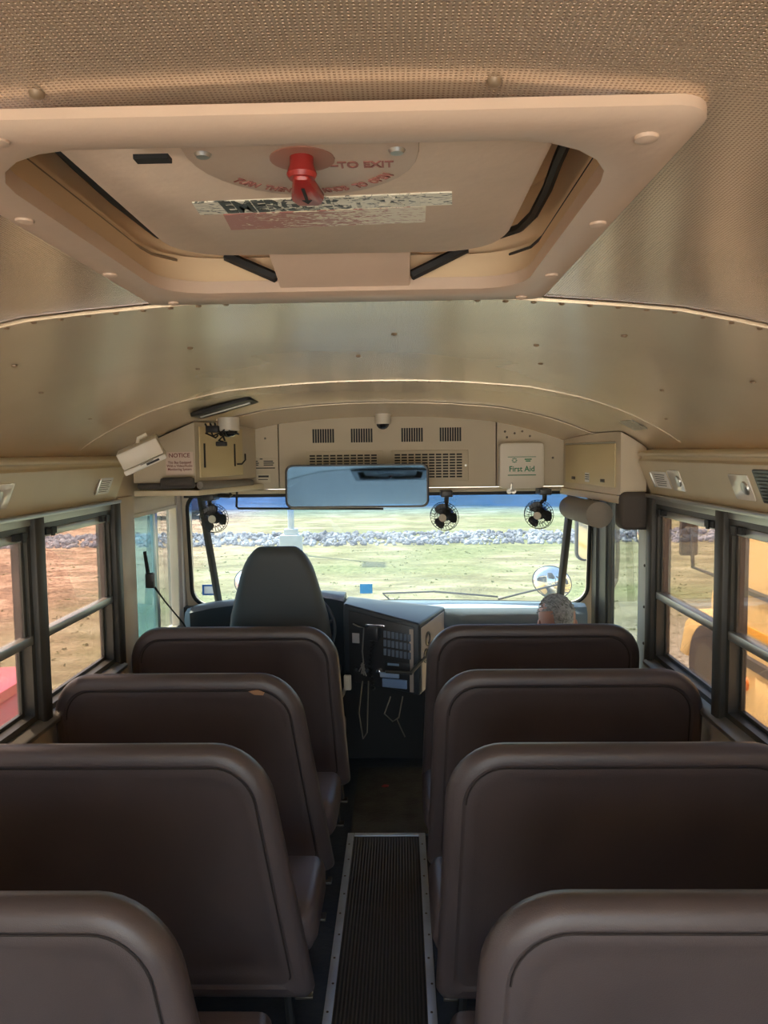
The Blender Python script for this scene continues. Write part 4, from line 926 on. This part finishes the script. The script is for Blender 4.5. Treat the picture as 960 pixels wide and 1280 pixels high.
# key ring on the ignition
kt = thing('key_ring', mC @ Vector((-.09, .09, .02)), 'bunch of keys hanging from a silver lanyard on the console', 'keys')
obj('lanyard', MB().tube([mC @ Vector(p) for p in ((-.14, .135, .02), (-.11, .125, .024), (-.08, .12, .024), (-.085, .06, .024), (-.09, .0, .024), (-.085, -.06, .024))], .004, 6), M['alu'], kt, smooth=True)
for k in range(4):
    a = .3*k-.5; o_ = mC @ Matrix.Translation((-.085, -.06-.005*k, .026+.003*k)) @ Matrix.Rotation(a, 4, 'Z')
    obj('key', MB().box(-.008, .008, -.018, 0, 0, .002, o_).box(-.003, .003, -.05, -.018, 0, .002, o_), M['alu'], kt)
# loose wires under the console
for (nm_, pts, lb) in (('loose_cable', [(.0, 3.70, .50), (-.03, 3.68, .42), (.01, 3.67, .385), (.04, 3.68, .40), (.06, 3.70, .50)], 'looped pale cable hanging under the console, right one'),
                  ('loose_cable', [(.03, 3.68, .395), (.05, 3.67, .35), (.07, 3.66, .31)], 'short cable end dangling below the console loop'),
                  ('loose_cable', [(-.14, 3.76, .56), (-.16, 3.75, .40), (-.14, 3.74, .27), (-.12, 3.75, .30), (-.11, 3.76, .56)], 'long dark cable loop hanging under the keys')):
    tag(obj(nm_, MB().tube(pts, .0035, 6), pbr('cable_grey', (.10, .09, .07), .5), smooth=True), lb, 'cable')
tag(obj('door_lever', MB().tube([(.23, 3.86, .72), (.10, 3.62, .64), (-.02, 3.60, .655)], [.014, .010, .008], 8), M['alu_dark'], smooth=True), 'dark lever reaching across the tan console side', 'lever')

# steering wheel
t = thing('steering_wheel', (-.56, 3.95, .80), 'thin black steering wheel in front of the driver seat', 'steering wheel')
wc = Vector((-.475, 3.895, .79)); ax = Vector((0, -.96, .27)).normalized(); u = Vector((1, 0, 0)); v = ax.cross(u)
obj('rim', MB().tube([wc + (u*cos(2*pi*k/40)+v*sin(2*pi*k/40))*.19 for k in range(40)], .009, 8, closed=True), pbr('wheel_rim_grey', (.10, .12, .14), .35), t, smooth=True)
for a in (pi*.08, pi*.92, pi*1.5): obj('spoke', MB().tube([wc, wc + (u*cos(a)+v*sin(a))*.185], [.016, .010], 6), M['blackp'], t, smooth=True)
obj('horn_pad', MB().lathe(wc - ax*.02, ax, [(0, .03), (.02, .06), (.04, .055), (.045, .03)], 24), M['blackp'], t, smooth=True)
obj('column', MB().cyl(wc - ax*.02, wc - ax*.18, .04, .05), M['blackp'], t, smooth=True)
# seat belt at the driver window
t = thing('seat_belt', (-1.10, 3.47, 1.2), 'black seat belt hanging from the post by the driver window', 'seat belt')
obj('belt_web', MB().tube([(-1.115, 3.47, 1.26), (-1.105, 3.48, 1.15), (-1.085, 3.50, 1.09), (-1.05, 3.53, 1.02), (-.97, 3.56, .90), (-.93, 3.58, .80), (-.90, 3.60, .50)], [.008, .010, .006, .004, .004, .004, .004], 6), M['black'], t, smooth=True)
obj('buckle', MB().box(-1.115, -1.075, 3.46, 3.49, 1.09, 1.16), M['blackp'], t, bevel=.006)

# ------------------------------------------------------------------ driver seat
def loft(out_fn, prof, mp):
    """out_fn(inset)->outline, prof: (y, inset)"""
    return MB().rings([[mp(x, y, z) for x, z in out_fn(ins)] for y, ins in prof])
t = thing('driver_seat', (-.56, 3.62, 0), 'high-backed grey driver seat with tapered rounded top', 'driver seat')
def dout(ins):
    pts = rrect(-.285+ins, .285-ins, .42+ins, 1.245-ins, .13-min(ins, .08), 8, .05)
    pts = [q for a, c in zip(pts, pts[1:]+pts[:1]) for q in ([a]+[(a[0]+(c[0]-a[0])*k/6, a[1]+(c[1]-a[1])*k/6) for k in range(1, 6)] if abs(a[1]-c[1]) > .3 else [a])]
    return [(x*(1-.50*max(0, (z-.70)/.54)**1.1)*(1-.22*min(1, max(0, (.86-z)/.3))), z) for x, z in pts]
def dmap(x, y, z): return Vector((-.548+x*1.02, 3.735+y-(z-.42)*.06, z))
obj('backrest', loft(dout, [(.0, .07), (.002, .045), (.012, .02), (.035, .003), (.06, 0), (.085, .006), (.11, .03), (.12, .07)], dmap), M['dseat'], t, smooth=True)
obj('cushion', MB().box(-.78, -.34, 3.80, 4.0, .42, .52), M['dseat'], t, bevel=.035, seg=4)
obj('pedestal', MB().rings([[Vector((x, y, z)) for x, y in rrect(-.74+i_, -.37-i_, 3.74+i_, 3.96, .03, 3)] for z, i_ in ((0, 0), (.08, .02), (.30, .06), (.42, .0))]), M['blackp'], t, smooth=True)
obj('armrest', MB().box(-.275, -.245, 3.74, 3.80, .60, .64), M['dseat'], t, bevel=.015, seg=3)
obj('belt_stalk', MB().tube([(-.29, 3.77, .40), (-.235, 3.75, .50), (-.215, 3.75, .56)], [.008, .008, .010], 6), M['alu'], t, smooth=True)
obj('belt_latch', MB().box(-.232, -.195, 3.735, 3.76, .52, .595), M['white_metal'], t, bevel=.006)

# ------------------------------------------------------------------ passenger seats
def sout(ins, w_=.475, z0=.20, z1=.952, R=.15):
    return rrect(-w_+ins, w_-ins, z0+ins, z1-ins, R-min(ins, .06)*.9, 9, .035)
def make_seat(side, tap=None, cw=.475):
    """origin on the floor under the rear top edge of the backrest; side=+1: aisle on the -x side"""
    root = thing('passenger_bench', (0, 0, 0))
    def mp(x, y, z):
        k = (z-.27)/.68
        x = x*(1-.035*k) + side*.012*k
        if side < 0: x -= (.075 if tap is None else tap)*k*(x+.475)/.95
        return Vector((x, y + (.952-z)*.13, z))
    pr = [(.012, .115), (.010, .085), (.004, .066), (.008, .056), (.008, .052), (.001, .044), (.004, .022), (.018, .006), (.04, 0), (.062, .005), (.08, .025), (.092, .06), (.096, .12)]
    obj('backrest', loft(sout, pr, mp), M['seat'], root, smooth=True)
    ol = sout(.054); k0 = 10; n = len(ol)
    path = [p for p in ol if p[1] > .40 or True]
    # seam from the lower right corner up over the top and down
    path = ol[10:] ; path = [q for q in path if q[1] > .27]
    fine = []
    for a, c in zip(path, path[1:]):
        fine.append(a)
        for q in range(1, 4): fine.append((a[0]+(c[0]-a[0])*q/4, a[1]+(c[1]-a[1])*q/4))
    fine.append(path[-1])
    fine = [(-.421, .33)] + [(-.421, .33+(.06*i)) for i in range(0)] if False else fine
    obj('seam', MB().tube([mp(x, .0065, z) for x, z in fine], .0022, 5), M['seat_dark'], root, smooth=True)
    cush = MB(); rs = []
    for y, ins in ((.13, .03), (.15, .008), (.20, 0), (.42, 0), (.45, .008), (.465, .035)):
        rs.append([Vector((x+side*-.010, y, z)) for x, z in rrect(-(cw if side > 0 else .475)+ins, (cw if side < 0 else .475)-ins, .305+ins, .435-ins*.8, .035-ins*.4, 5)])
    obj('cushion', MB().rings(rs), M['seat'], root, smooth=True)
    fr = MB(); xa = -side*.40
    fr.tube([(xa, .14, .30), (xa, .42, .30)], .014, 8); obj('seat_rail', fr, M['black'], root, smooth=True)
    fr = MB(); fr.tube([(-.46, .16, .298), (.46, .16, .298)], .014, 8); obj('cross_bar', fr, M['black'], root, smooth=True)
    for y in (.16, .40):
        lg = obj('leg', MB().tube([(xa, y, .30), (xa, y+.01, .16), (xa-side*.015, y, .012)], .013, 8), M['black'], root, smooth=True)
        obj('foot_plate', MB().box(xa-side*.015-.028, xa-side*.015+.028, y-.022, y+.022, 0, .010), M['screw'], lg, bevel=.002)
    return root
S = {}
lab_L = ['brown vinyl bus seat nearest the camera on the left of the aisle', 'brown vinyl bus seat second from the camera on the left of the aisle', 'brown vinyl bus seat with a scuffed piping corner, third from the camera on the left', 'brown vinyl bus seat directly behind the driver seat']
lab_R = ['brown vinyl bus seat nearest the camera on the right of the aisle', 'brown vinyl bus seat second from the camera on the right of the aisle', 'brown vinyl bus seat third from the camera on the right beside the window post', 'brown vinyl front bus seat on the right with a grey-haired person before it']
for side, labs, xc_, ys_, rz in ((-1, lab_L, -.672, (1.205, 1.885, 2.525, 3.235), (.012, .006, .01, .0)), (1, lab_R, .620, (1.21, 1.88, 2.55, 3.245), (0, 0, .0, .0))):
    proto = make_seat(side)
    for i in range(4):
        o = proto if i == 0 else (make_seat(side, .015, .43) if i == 3 else copy_tree(proto))
        o.location = (xc_ + ((-.028 if side < 0 else .018) if i == 0 else (.015 if side < 0 and i == 3 else 0)), ys_[i], 0)
        o.scale = (.95 if (side < 0 and i == 0) else 1, 1, 1)
        if i and not (side < 0 and i == 2): pass
        tag(o, labs[i], 'bus seat', 'passenger seats in two rows')
        S[(side, i)] = o
# scuff on the third left seat
s3 = S[(-1, 2)]
sc_ = MB(); sc_.prism([(.0, 0), (.03, .006), (.055, -.004), (.05, -.014), (.02, -.012)], lambda a, c: (.21+a, .002, .898+c), lambda a, c: (.21+a, .004, .898+c))
o = obj('torn_patch', sc_, pbr('exposed_foam', (.40, .22, .12), .9)); o.parent = s3; o.location = (0, .008, 0)

# ------------------------------------------------------------------ person standing on the entry step
pt = thing('person', (.85, 3.90, -.62), 'person with short grey hair standing in the stairwell, seen from behind', 'person')
def skinmesh(name, pts, edges, mat, parent, sub=2, root_i=0):
    me = bpy.data.meshes.new(name); me.from_pydata([p[:3] for p in pts], edges, []); me.update()
    o = bpy.data.objects.new(name, me); COL.objects.link(o)
    sk = o.modifiers.new('skin', 'SKIN'); sk.use_smooth_shade = True
    for i, p in enumerate(pts):
        d_ = me.skin_vertices[0].data[i]; d_.radius = (p[3], p[4] if len(p) > 4 else p[3]); d_.use_root = (i == root_i)
    sb = o.modifiers.new('sub', 'SUBSURF'); sb.levels = sub; sb.render_levels = sub
    me2 = bpy.data.meshes.new_from_object(o.evaluated_get(bpy.context.evaluated_depsgraph_get()))
    me2.name = name; o.modifiers.clear(); o.data = me2; me2.materials.clear(); me2.materials.append(mat)
    for p_ in me2.polygons: p_.use_smooth = True
    o.parent = parent; o.location = -ORG.get(parent.name, Vector())
    return o
px, py = .852, 3.86
B0 = [(px, py+.04, .18, .13, .11), (px, py, .38, .125, .10), (px, py-.02, .56, .15, .11), (px, py-.01, .655, .10, .08), (px, py+.01, .70, .055), (px, py+.03, .77, .058),
      (px-.17, py, .61, .055), (px-.22, py-.01, .36, .043), (px-.22, py+.03, .14, .033), (px-.22, py+.04, .08, .035),
      (px+.17, py, .61, .055), (px+.22, py-.01, .36, .043), (px+.22, py+.03, .14, .033), (px+.22, py+.04, .08, .035),
      (px-.09, py+.05, .08, .088), (px-.10, py+.07, -.27, .062), (px-.10, py+.04, -.56, .045), (px-.10, py+.14, -.585, .035),
      (px+.09, py+.05, .08, .088), (px+.10, py+.07, -.27, .062), (px+.10, py+.04, -.56, .045), (px+.10, py+.14, -.585, .035)]
E0 = [(0, 1), (1, 2), (2, 3), (3, 4), (4, 5), (2, 6), (6, 7), (7, 8), (8, 9), (2, 10), (10, 11), (11, 12), (12, 13), (0, 14), (14, 15), (15, 16), (16, 17), (0, 18), (18, 19), (19, 20), (20, 21)]
body = skinmesh('body', B0, E0, M['shirt'], pt)
# trousers over the legs
skinmesh('trousers', [(px, py+.04, .16, .14, .12), (px-.09, py+.05, .07, .096), (px-.10, py+.07, -.27, .070), (px-.10, py+.04, -.54, .055), (px+.09, py+.05, .07, .096), (px+.10, py+.07, -.27, .070), (px+.10, py+.04, -.54, .055)], [(0, 1), (1, 2), (2, 3), (0, 4), (4, 5), (5, 6)], M['jeans'], pt)
for s in (-1, 1):
    obj('shoe', MB().rings([[Vector((px+s*.10+a, y, -.62+c)) for a, c in rrect(-w_, w_, 0, h, min(w_, h)*.6, 3, .01)] for y, w_, h in ((py-.05, .028, .07), (py-.02, .042, .09), (py+.06, .045, .085), (py+.14, .048, .06), (py+.20, .035, .045))]), M['blackp'], pt, smooth=True)
    hx, hy, hz = px+s*.22, py+.045, .055
    hd_ = MB().sph((hx, hy, hz-.03), (.018, .038, .045))
    for k in range(4):
        fy = hy-.026+.017*k; ln = (.055, .070, .075, .065)[k]
        hd_.tube([(hx, fy, hz-.05), (hx-s*.002, fy+.002, hz-.06-ln*.5), (hx-s*.014, fy+.004, hz-.06-ln*.85), (hx-s*.026, fy+.004, hz-.06-ln*.95)], [.009, .0085, .008, .006], 8)
    hd_.tube([(hx, hy+.02, hz-.01), (hx-s*.006, hy+.05, hz-.035), (hx-s*.012, hy+.06, hz-.065)], [.011, .010, .007], 8)
    obj('hand', hd_, M['skin'], pt, smooth=True)
# head, bowed a little forward
hm = Matrix.Translation((px-.002, py+.010, .832)) @ Matrix.Rotation(radians(-14), 4, 'X')
hb_ = MB(); rs = []
for z, rx, ry, oy in ((-.135, .045, .05, .01), (-.12, .055, .068, .02), (-.09, .066, .085, .012), (-.05, .075, .096, .004), (-.01, .080, .102, 0), (.03, .082, .104, -.002), (.065, .078, .098, -.004), (.092, .062, .078, -.004), (.108, .038, .048, -.002), (.115, .01, .012, 0)):
    rs.append([hm @ Vector((1.12*rx*cos(2*pi*k/24), oy+ry*sin(2*pi*k/24), z)) for k in range(24)])
hb_.rings(rs)
hb_.rings([[hm @ Vector((x, y, z)) for x, y in ((-w_, .085), (w_, .085), (w_*.6, yt), (-w_*.6, yt))] for z, w_, yt in ((.01, .008, .10), (-.02, .012, .118), (-.038, .016, .122), (-.046, .012, .10))])
head = obj('head', hb_, M['skin'], pt, smooth=True)
for s in (-1, 1):
    obj('ear', MB().sph(hm @ Vector((s*.092, -.004, -.022)), (.010, .020, .032)), M['skin'], head, smooth=True)
    obj('eye', MB().sph(hm @ Vector((s*.032, .092, .0)), .011), M['white'], head, smooth=True)
obj('mouth', MB().box(-.022, .022, .086, .093, -.079, -.072, hm), M['redtext'], head, bevel=.003)
hr_ = MB(); rr = random.Random(2)
rs = []
for z, k_ in ((-.075, .97), (-.05, 1.06), (-.01, 1.10), (.03, 1.12), (.065, 1.14), (.095, 1.16), (.118, 1.05), (.130, .5), (.134, .1)):
    idx = max(0, min(8, int((z+.135)/.03)))
    rx = .080*sqrt(max(.0, 1-((z)/.14)**2))*k_; ry = .103*sqrt(max(.0, 1-(z/.14)**2))*k_
    row = []
    for k in range(40):
        a = 2*pi*k/40; y_ = ry*sin(a)-.006; zz = z
        lo = -.06 if -1.9 < atan2(sin(a), cos(a)) < -.75 else .048
        if sin(a) > .1: lo = .065
        zz = max(z, lo+.0006*z)
        if z < lo: rr2 = sqrt(max(0, 1-(lo/.14)**2)); rx_ = .080*rr2*1.12; y_ = .103*rr2*1.12*sin(a)-.006; row.append(hm @ Vector((1.06*rx_*cos(a), y_, zz))); continue
        j_ = 1 + rr.uniform(-.035, .045)
        row.append(hm @ Vector((rx*cos(a)*j_, y_*j_, zz + rr.uniform(-.003, .004))))
    rs.append(row)
hr_.rings(rs)
obj('hair', hr_, M['hair'], head, smooth=True)
curl = MB()
for k in range(240):
    a = rr.uniform(0, 2*pi); e_ = rr.uniform(.15, 1.5)
    p = Vector((.094*cos(a)*cos(e_), .112*sin(a)*cos(e_)-.006, .02+.112*sin(e_)))
    if p.z < (.05 if not (-1.9 < a-2*pi < -.75) else -.05): continue
    if p.y > .06 and p.z < .08: continue
    d_ = p.normalized(); tt = d_.cross(Vector((rr.random(), rr.random(), rr.random()))).normalized()
    curl.tube([hm @ (p*.97), hm @ (p*1.03+tt*.008), hm @ (p*1.05+tt*.018), hm @ (p*1.0+tt*.026)], [.003, .003, .0025, .001], 4)
o = obj('hair_curls', curl, M['hair'], head, smooth=True); o['kind'] = 'stuff'

# ------------------------------------------------------------------ outside of this bus: hood, mirrors, wipers
t = tag(obj('bus_hood', MB().rings([[Vector((XC+a, y, c)) for a, c in rrect(-w_, w_, z0, z1, .14, 5, .03)] for y, w_, z0, z1 in ((4.48, .95, -.3, .70), (5.0, .90, -.35, .62), (5.6, .82, -.4, .52), (5.95, .74, -.4, .40), (6.05, .66, -.35, .25))]), M['busyellow'], smooth=True), 'yellow hood of this bus ahead of the windshield', 'hood')
for s, xx, zz, lb in ((1, 1.165, .735, 'right'), (-1, -1.03, .74, 'left')):
    t = thing('crossover_mirror', (xx, 5.6, .5), 'oval convex mirror above the %s front fender' % lb, 'mirror', 'oval fender mirrors')
    mm = Matrix.Translation((xx, 5.6, zz)) @ Matrix.Rotation(radians(20), 4, 'Y') @ Matrix.Rotation(radians(-10), 4, 'X')
    obj('mirror_glass', MB().rings([[mm @ Vector((.145*k*cos(2*pi*q/28), d_, .115*k*sin(2*pi*q/28))) for q in range(28)] for d_, k in ((0, 1), (-.02, .93), (-.036, .78), (-.048, .55), (-.054, .3), (-.056, .05))]), M['chrome'], t, smooth=True)
    obj('mirror_shell', MB().rings([[mm @ Vector((.150*k*cos(2*pi*q/28), d_, .120*k*sin(2*pi*q/28))) for q in range(28)] for d_, k in ((-.004, .97), (0, 1), (.015, .98), (.04, .75), (.05, .2))]), M['blackp'], t, smooth=True)
    obj('mirror_arm', MB().tube([(xx, 5.63, zz), (xx-s*.02, 5.6, zz-.14), (xx-s*.22, 5.55, .58), (xx-s*.34, 5.5, .50)], .012, 8), M['post'], t, smooth=True)
t = thing('side_mirror', (1.30, 4.9, .9), 'tall rectangular exterior mirror beyond the entry door post', 'mirror')
obj('mirror_housing', MB().prism(rrect(1.185, 1.42, .985, 1.50, .05, 5), lambda a, c: (a, 4.92, c), lambda a, c: (a, 4.98, c)), M['blackp'], t, bevel=.01)
obj('mirror_glass', MB().prism(rrect(1.197, 1.408, 1.0, 1.488, .042, 5), lambda a, c: (a, 4.915, c), lambda a, c: (a, 4.92, c)), M['chrome'], t)
obj('bracket', MB().tube([(1.14, 4.25, 1.5), (1.44, 4.92, 1.50), (1.455, 4.94, 1.0), (1.44, 4.92, .86), (1.14, 4.25, .72)], .014, 8), pbr('bracket_brown', (.25, .18, .12), .5), t, smooth=True)
t = thing('door_mirror', (1.60, 4.9, 1.1), 'small round convex mirror outside the entry door glass', 'mirror')
obj('mirror_glass', MB().rings([[Vector((1.615+.055*k*cos(2*pi*q/24), 4.9+d_, 1.17+.085*k*sin(2*pi*q/24))) for q in range(24)] for d_, k in ((0, 1), (-.015, .85), (-.024, .5), (-.026, .05))]), M['chrome'], t, smooth=True)
obj('mirror_shell', MB().rings([[Vector((1.615+.062*k*cos(2*pi*q/24), 4.9+d_, 1.17+.092*k*sin(2*pi*q/24))) for q in range(24)] for d_, k in ((-.003, 1), (.01, 1), (.03, .7), (.035, .1))]), M['blackp'], t, smooth=True)
obj('mirror_arm', MB().tube([(1.615, 4.92, 1.17), (1.52, 4.93, 1.2), (1.475, 4.94, 1.2)], .008, 6), M['blackp'], t, smooth=True)
for pts, lb in (([(.02, 4.50, .80), (-.05, 4.45, .875), (.25, 4.44, .885), (.50, 4.43, .865), (.62, 4.42, .855)], 'black wiper resting along the middle windshield bottom'), ([(.62, 4.42, .84), (.75, 4.41, .875), (.95, 4.36, .935)], 'black wiper at the right windshield bottom')):
    tag(obj('windshield_wiper', MB().tube(pts, .006, 6), M['black'], smooth=True), lb, 'wiper', 'windshield wipers')
